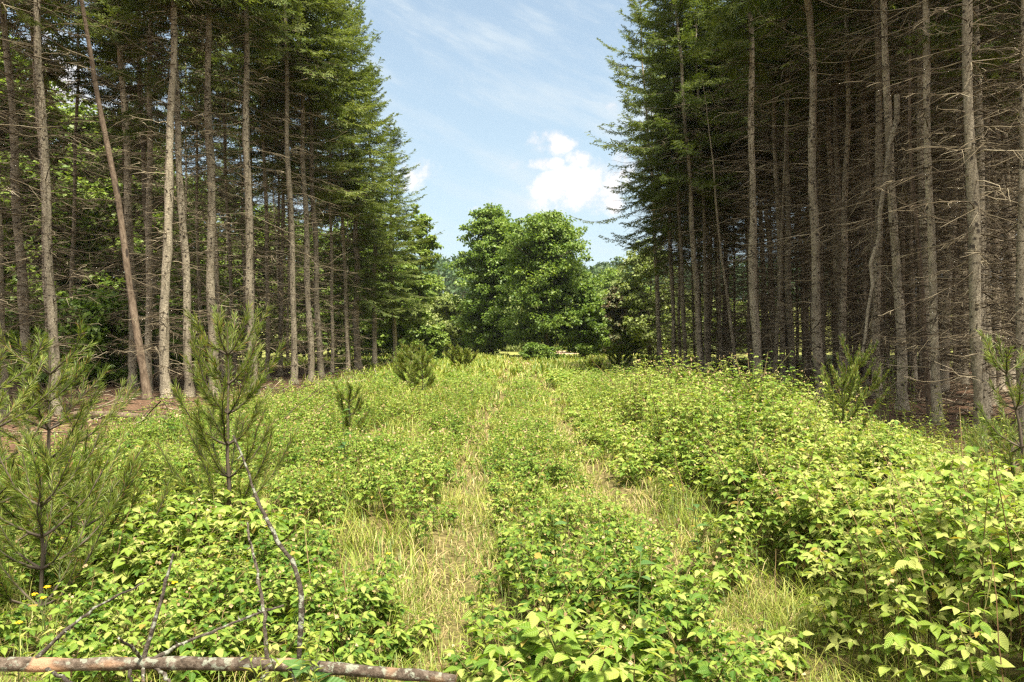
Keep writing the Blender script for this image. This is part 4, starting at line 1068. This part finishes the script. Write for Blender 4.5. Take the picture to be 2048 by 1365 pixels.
for (u, v, Y, lab) in FL:
    p = at(u, v, Y); g = float(gh(p[0], p[1])); H = max(.15, p[2] - g)
    a, b = flower_mesh(rf, H)
    t = empty('yellow_flower', (p[0], p[1], g), lab, 'flower', 'yellow flowers')
    link('stem', a, t); link('petals', b, t)

# ------------------------------------------------------------------ sky, sun, camera
SUN_EL, SUN_AZ = R(68), R(156)          # azimuth from +Y, clockwise: high, behind the camera and to the right
sd = Vector((math.sin(SUN_AZ) * math.cos(SUN_EL), math.cos(SUN_AZ) * math.cos(SUN_EL), math.sin(SUN_EL)))
l = bpy.data.lights.new('sun', 'SUN'); l.energy = 4.9; l.angle = R(11); l.color = (1, .93, .79)
so = bpy.data.objects.new('sun', l); col.objects.link(so); so.rotation_euler = sd.to_track_quat('Z', 'Y').to_euler(); so.location = (0, -20, 60)

def world():
    w = bpy.data.worlds.new('World'); scn.world = w; w.use_nodes = True
    nt = w.node_tree; nd = nt.nodes; lk = nt.links; nd.clear()
    def mth(op, a, b=None, c=None, clamp=False):
        x = nd.new('ShaderNodeMath'); x.operation = op; x.use_clamp = clamp
        for i, q in enumerate((a, b, c)):
            if q is None: continue
            if isinstance(q, (int, float)): x.inputs[i].default_value = q
            else: lk.new(q, x.inputs[i])
        return x.outputs[0]
    def rng_(v, a, b, c=0, d=1):
        x = nd.new('ShaderNodeMapRange'); x.interpolation_type = 'SMOOTHSTEP'; lk.new(v, x.inputs['Value'])
        for n, q in zip(('From Min', 'From Max', 'To Min', 'To Max'), (a, b, c, d)): x.inputs[n].default_value = q
        return x.outputs[0]
    def mix(f, a, b):
        x = nd.new('ShaderNodeMixRGB')
        for i, q in enumerate((f, a, b)):
            if isinstance(q, (int, float)): x.inputs[i].default_value = q
            elif isinstance(q, tuple): x.inputs[i].default_value = (*q, 1)
            else: lk.new(q, x.inputs[i])
        return x.outputs[0]
    sky = nd.new('ShaderNodeTexSky'); sky.sky_type = 'NISHITA'; sky.sun_disc = False
    sky.sun_elevation = SUN_EL; sky.sun_rotation = SUN_AZ; sky.air_density = 1.0; sky.dust_density = .4; sky.ozone_density = 1.2
    tc = nd.new('ShaderNodeTexCoord'); D = tc.outputs['Generated']
    sp = nd.new('ShaderNodeSeparateXYZ'); lk.new(D, sp.inputs[0]); X, Y, Z = sp.outputs
    Yc = mth('MAXIMUM', Y, .05)
    A = mth('DIVIDE', X, Yc); E = mth('DIVIDE', Z, Yc)
    def noise(vec, s, det, ro=.6, sc=(1, 1, 1)):
        mp = nd.new('ShaderNodeMapping'); mp.inputs['Scale'].default_value = sc; lk.new(vec, mp.inputs['Vector'])
        n = nd.new('ShaderNodeTexNoise'); n.inputs['Scale'].default_value = s; n.inputs['Detail'].default_value = det; n.inputs['Roughness'].default_value = ro
        lk.new(mp.outputs[0], n.inputs['Vector']); return n.outputs['Fac']
    c = mix(rng_(Z, 0.0, .46, .82, .42), sky.outputs[0], SKY_PALE)
    # thin high cloud: streaks running down to the right
    rot = nd.new('ShaderNodeMapping'); rot.inputs['Rotation'].default_value = (0, R(-22), 0); lk.new(D, rot.inputs['Vector'])
    st = noise(rot.outputs[0], 5.0, 6, .62, (1, 1, 4.5)); st2 = noise(D, 1.7, 3)
    ci = mth('MULTIPLY', rng_(st, .42, .72, 0, .8), rng_(st2, .38, .62))
    c = mix(ci, c, SKY_CIRRUS)
    # cumulus low over the trees ahead
    f1 = noise(D, 13, 8, .6); f2 = noise(D, 40, 6, .65)
    fb = mth('ADD', mth('MULTIPLY', f1, .75), mth('MULTIPLY', f2, .25))
    best = None
    for (u, v, ru, rv) in ((1095, 283, 62, 26), (1160, 318, 26, 18), (1085, 328, 40, 14), (1026, 328, 32, 18), (1140, 362, 60, 30), (1180, 396, 100, 40), (1250, 350, 70, 50), (1220, 215, 26, 16), (830, 345, 60, 32), (120, 190, 260, 150), (960, 418, 34, 10), (1500, 200, 200, 120)):
        a = mth('DIVIDE', mth('SUBTRACT', A, (u - 1024) / FPX), ru / FPX); e = mth('DIVIDE', mth('SUBTRACT', E, (HZ - v) / FPX), rv / FPX)
        m = mth('SUBTRACT', 1.0, mth('ADD', mth('MULTIPLY', a, a), mth('MULTIPLY', e, e)))
        best = m if best is None else mth('MAXIMUM', best, m)
    best = mth('MAXIMUM', best, -1.0)
    den = mth('ADD', mth('MULTIPLY', best, .26), mth('MULTIPLY', mth('SUBTRACT', fb, .525), 2.9))
    cu = mth('MULTIPLY', rng_(den, -.04, .40), rng_(Y, .05, .2))
    shade = rng_(mth('ADD', f1, mth('MULTIPLY', f2, .5)), .62, .88)
    c = mix(cu, c, mix(shade, SKY_CLOUD_LO, SKY_CLOUD))
    # bright cloud added overhead and behind the camera, out of view, as fill light
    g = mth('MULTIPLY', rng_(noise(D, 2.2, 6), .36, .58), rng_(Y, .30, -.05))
    c = mix(g, c, SKY_FILL_CLOUD)
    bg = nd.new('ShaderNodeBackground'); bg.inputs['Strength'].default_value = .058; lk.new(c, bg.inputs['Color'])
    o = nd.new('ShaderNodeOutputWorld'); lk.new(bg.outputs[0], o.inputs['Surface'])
SKY_FILL_CLOUD = (11.0, 10.4, 9.6); SKY_PALE = (3.75, 4.75, 5.15); SKY_CIRRUS = (4.4, 4.9, 5.2); SKY_CLOUD = (6.3, 6.0, 5.9); SKY_CLOUD_LO = (5.0, 4.9, 5.0)
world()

def haze():
    m, nt, nd, lk = mat_new('haze_air')
    v = nd.new('ShaderNodeVolumePrincipled'); v.inputs['Color'].default_value = (.93, .96, 1, 1); v.inputs['Density'].default_value = .00016; v.inputs['Anisotropy'].default_value = .3
    o = nd.new('ShaderNodeOutputMaterial'); lk.new(v.outputs[0], o.inputs['Volume'])
    mb = MB(); x, z0, z1 = 1650, -6, 44
    mb.add([(a, b, c) for c in (z0, z1) for b in (-x, x) for a in (-x, x)], [(0, 2, 3, 1), (4, 5, 7, 6), (0, 1, 5, 4), (2, 6, 7, 3), (0, 4, 6, 2), (1, 3, 7, 5)])
    tag(link('haze', mb.mesh('haze', m)), 'thin summer haze in the air', 'haze', kind='stuff')
haze()

cam = bpy.data.cameras.new('camera'); cam.lens = 28; cam.sensor_width = 36; cam.clip_end = 4000; cam.clip_start = .05
co = bpy.data.objects.new('camera', cam); col.objects.link(co)
co.location = (0, 0, EYE); co.rotation_euler = (R(90) - math.atan((682.5 - HZ) / FPX), 0, 0)
scn.camera = co
scn.view_settings.view_transform = 'Standard'; scn.view_settings.look = 'None'
scn.view_settings.exposure = 1.70; scn.view_settings.gamma = 1
cy = scn.cycles
cy.max_bounces = 6; cy.diffuse_bounces = 4; cy.glossy_bounces = 2; cy.transmission_bounces = 4; cy.transparent_max_bounces = 4
cy.caustics_reflective = False; cy.caustics_refractive = False; cy.sample_clamp_indirect = 2.5; cy.sample_clamp_direct = 12
cy.use_denoising = False; cy.pixel_filter_type = 'BLACKMAN_HARRIS'; cy.filter_width = 1.35; cy.volume_bounces = 0
scn.render.film_transparent = False
